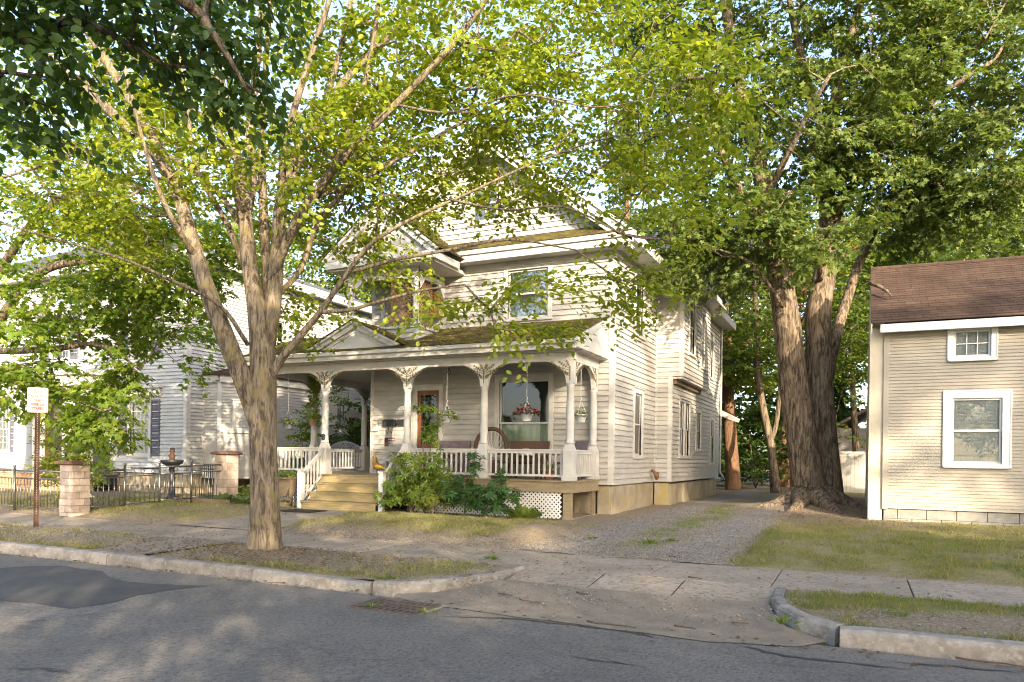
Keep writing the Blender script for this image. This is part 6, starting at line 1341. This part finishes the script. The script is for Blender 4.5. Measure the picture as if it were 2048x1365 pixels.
# arched lattice screens beyond the side porch
for i, (px, lab) in enumerate(((584, 'grey arched lattice screen left of the numbered column'), (690, 'grey arched lattice screen seen through the side porch'))):
    c = at(px, 900, 27.5); t = thing('lattice_screen', (c.x, c.y, .4), lab, 'screen', 'arched lattice screens'); T = TF(c.y); hw2 = 1.0
    top = lambda a: 1.72+.42*(1-((a-c.x)/hw2)**2); m = MB(); P = [(c.x+hw2*k/10, top(c.x+hw2*k/10)) for k in range(-10, 11)]
    m.tube([T(a, 0, z) for a, z in P], .04, 6); m.box(c.x-hw2, c.x+hw2, -.03, .03, 1.45, 1.52, T); m.build('arched_rail', GARAGE, t)
    m = MB(); lattice(m, T, c.x-hw2, c.x+hw2, 1.5, 2.14, .13, .04, 0, .01, mask=lambda a, z: z < top(a)); m.build('lattice', GARAGE, t, kind='stuff')
    for k in range(12): bx('board', GARAGE, t, c.x-hw2+k*hw2/6+.005, c.x-hw2+(k+1)*hw2/6-.005, c.y-.01, c.y+.01, .4, 1.45)
    for s in (-1, 1): MB().box(c.x+s*(hw2+.05)-.05, c.x+s*(hw2+.05)+.05, c.y-.05, c.y+.05, .3, 1.95).build('post', GARAGE, t)
# urn grass
blades('urn_grass', (-21.1, 14.6, 1.05), 'tuft of grass growing in the white pedestal planter', 120, .35, 1.2, GRASSM, 15)

# ------------------------------------------------------------------ grass, litter, twigs, weeds
def scatter(name, regions, hmin, hmax, mat, seed, thresh=.15, wide=1.0):
    rng = np.random.default_rng(seed); X, Y = [], []
    for n, x0, x1, y0, y1 in regions: X.append(rng.uniform(x0, x1, n)); Y.append(rng.uniform(y0, y1, n))
    X = np.concatenate(X); Y = np.concatenate(Y); g = grassiness(X, Y); k = rng.random(len(X)) < np.clip((g-thresh)*1.6, 0, 1); X, Y, g = X[k], Y[k], g[k]
    cut = ((X > -13) & (X < -10.4) & (Y > 10.7) & (Y < 15.1)) | ((X > -10.75) & (X < -9.45) & (Y < 9.3)) | ((X > -4.9) & (X < -1.75) & (Y > 9.3)) | ((X > -4.25) & (X < -.7) & (Y < 9.3)) | ((X > -4.9) & (X <= -4.2) & (Y < 7.6+(X+4.9)*1.9)) | ((X > -.95) & (X < -.2) & (Y < 7.6+(-.2-X)*1.9)) | ((Y > 9.28) & (Y < 10.84))
    X, Y = X[~cut], Y[~cut]; n = len(X); hs = .75+.55*np.clip(noise2(X, Y, 1.7, 41)+.3*noise2(X, Y, 4, 42), -.6, 1.2); Z = gz(X, Y)-.004; a = rng.uniform(0, 6.28, n); lean = rng.uniform(.1, .9, n)
    leaves(name, np.stack([X, Y, Z], -1), np.stack([np.cos(a)*lean, np.sin(a)*lean, np.ones(n)], -1), np.stack([-np.sin(a), np.cos(a), np.full(n, .1)], -1), rng.uniform(hmin, hmax, n)*hs, 'blade', mat)
reg = [(60000, -20, -4.5, 7.5, 9.25), (34000, -1, 4.2, 7.5, 9.3), (90000, -1.9, 5.5, 10.85, 19.4), (64000, -10.4, -4.9, 10.85, 14.7), (30000, -20, -12.9, 10.85, 15.4)]
scatter('dry_grass', reg, .04, .09, GRASSM, 101, .06); tag(bpy.data.objects['dry_grass'], 'short dry grass over the lawns and verges', 'grass')
reg = [(9000, -20, -4.5, 7.5, 9.25), (22000, -1, 4.2, 7.5, 9.3), (24000, -1.9, 5.5, 10.85, 16.0), (9000, -10.4, -4.9, 10.85, 14.7), (9000, -20, -12.9, 10.85, 15.4)]
scatter('green_grass', reg, .05, .10, GREENG, 102, .28); tag(bpy.data.objects['green_grass'], 'greener grass blades in patches on the lawns', 'grass')
rng = np.random.default_rng(103); n = 5200; X = rng.normal(-3.3, .28, n); Y = 12+10*rng.random(n); k = (noise2(X, Y, .7, 31) > .05); X, Y = X[k], Y[k]; a = rng.uniform(0, 6.28, len(X))
leaves('drive_grass', np.stack([X, Y, gz(X, Y)+.008], -1), np.stack([np.cos(a)*.5, np.sin(a)*.5, np.ones(len(X))], -1), np.stack([-np.sin(a), np.cos(a), 0*a], -1), rng.uniform(.04, .09, len(X)), 'blade', GREENG); tag(bpy.data.objects['drive_grass'], 'grass strip growing along the middle of the drive', 'grass')
n = 6000; X = np.concatenate([rng.normal(-.3, 1.0, n//3), rng.uniform(-14, 3, n//3), rng.normal(-8.2, 1.5, n//3)]); Y = np.concatenate([rng.normal(20.7, 1.3, n//3), rng.uniform(7.6, 15, n//3), rng.uniform(7.5, 9.2, n//3)]); a = rng.uniform(0, 6.28, n)
leaves('leaf_litter', np.stack([X, Y, np.where((Y > 9.25) & (Y < 10.85), .17, gz(X, Y)+.03)], -1), np.stack([np.cos(a), np.sin(a), rng.normal(0, .15, n)], -1), np.stack([rng.normal(0, .2, n), rng.normal(0, .2, n), np.ones(n)], -1), rng.uniform(.025, .06, n), 'elm', LITTER); tag(bpy.data.objects['leaf_litter'], 'dead leaves scattered under the trees and on the walks', 'leaf litter')
rw = random.Random(17)
def zat(x, y):
    if y < 7.3: return float(roadz(x, y))
    if 9.3 < y < 10.82: return .156
    if -4.3 < x < -.9 and y < 9.3: return .02+.08*max(0, (y-7.3)/1.5)
    return gzf(x, y)+(.012 if -5 < x < -1.6 and y > 10.8 else 0)
for i, (px, py, L, lab) in enumerate(((1060, 1208, .28, 'twig lying on the sandy gutter left of the drive'), (1165, 1198, .18, 'short twig on the middle of the sandy gutter'), (1222, 1250, .52, 'longest twig on the road before the drive'), (1370, 1254, .22, 'twig on the road edge right of the longest twig'), (1390, 1180, .2, 'twig on the apron below the sidewalk'), (1010, 1196, .2, 'twig nearest the curved kerb'), (1350, 1135, .2, 'twig on the drive side of the sidewalk'), (1990, 1326, .55, 'twig against the kerb at the right edge'), (1480, 1252, .16, 'small twig by the right kerb return'))):
    x, y = gpt(px, py, .02); a = rw.uniform(-.5, .3); z = zat(x, y)+.012; m = MB(); P = [Vector((x+L*(k/5-.5)*math.cos(a), y+L*(k/5-.5)*math.sin(a)+rw.uniform(-.02, .02), z+rw.uniform(0, .01))) for k in range(6)]
    m.tube(P, [.009, .009, .008, .007, .006, .003], 6); tag(m.build('twig', TWIG, smooth=True), lab, 'twig', 'twigs on the ground')
for i, (px, py, h, lab) in enumerate(((770, 1165, .16, 'leafy weed on the kerb near the drain'), (1300, 1100, .18, 'weed clump in the drive by the sidewalk'), (1345, 1097, .14, 'smaller weed clump right of the first in the drive'), (1565, 1255, .16, 'weed at the right kerb return'), (855, 1212, .10, 'weed growing at the edge of the drain collar'), (1790, 1245, .12, 'weed tuft on the right verge'), (985, 1128, .16, 'grassy weed at the curved kerb end'), (745, 1200, .08, 'tiny weed left of the drain'), (1180, 1090, .13, 'weed at the edge of the lawn by the drive'))):
    x, y = gpt(px, py, .1); blades('weed', (x, y, zat(x, y)), lab, 30, h*.55, .3, GREENG, 200+i)
n = 260
rng = np.random.default_rng(301); px = rng.uniform(0, 1, n); X = np.concatenate([rng.uniform(-14, -5.4, 160), rng.uniform(-5, 3, 100)]); Y = np.concatenate([7.26-np.abs(rng.normal(0, .12, 160)), 7.2-np.abs(rng.normal(0, .3, 100))]); a = rng.uniform(0, 6.28, n)
leaves('gutter_litter', np.stack([X, Y, roadz(X, Y)+.014], -1), np.stack([np.cos(a), np.sin(a)*.4, rng.normal(0, .15, n)], -1), np.stack([rng.normal(0, .2, n), rng.normal(0, .2, n), np.ones(n)], -1), rng.uniform(.03, .07, n), 'elm', LITTER); tag(bpy.data.objects['gutter_litter'], 'dead leaves gathered along the gutter', 'leaf litter')
n = 26000; X = rng.uniform(-5, -1.6, n); Y = 10.9+11*rng.random(n)**1.5; X[6000:8500] = rng.uniform(-14, -4.6, 2500); Y[6000:8500] = rng.uniform(7.5, 9.25, 2500); X[11000:11500] = rng.uniform(-.7, 3.5, 500); Y[11000:11500] = rng.uniform(7.6, 8.6, 500); X[13000:16000] = rng.uniform(-10.3, -5, 3000); Y[13000:16000] = rng.uniform(10.8, 11.6, 3000); X[:700] = rng.uniform(-4.4, -.6, 700); Y[:700] = 7.9+rng.normal(0, .35, 700); X[2600:4600] = rng.uniform(-16, -12.5, 2000); Y[2600:4600] = rng.uniform(9.0, 9.5, 2000)*0+rng.normal(8.6, .4, 2000)
Z = np.array([zat(x, y) for x, y in zip(X, Y)])+.004; lv = np.array([(1, 0, 0), (-.5, .87, 0), (-.5, -.87, 0), (0, 0, .9)]); S = rng.uniform(.007, .02, n); th_ = rng.uniform(0, 6.28, n); c, s = np.cos(th_), np.sin(th_)
V = np.stack([X[:, None]+S[:, None]*(lv[None, :, 0]*c[:, None]-lv[None, :, 1]*s[:, None]), Y[:, None]+S[:, None]*(lv[None, :, 0]*s[:, None]+lv[None, :, 1]*c[:, None]), Z[:, None]+S[:, None]*lv[None, :, 2]], -1)
F = (np.arange(n)[:, None, None]*4+np.array([(0, 1, 3), (1, 2, 3), (2, 0, 3)])[None]).reshape(-1, 3)
tag(np_mesh('gravel', V.reshape(-1, 3), F, leaf_mat('gravel_stone', (.12, .10, .08), (.25, .215, .175), .0, .9, (.33, .30, .26)), kind='stuff'), 'loose gravel and crumbs of soil on the drive and verges', 'gravel')
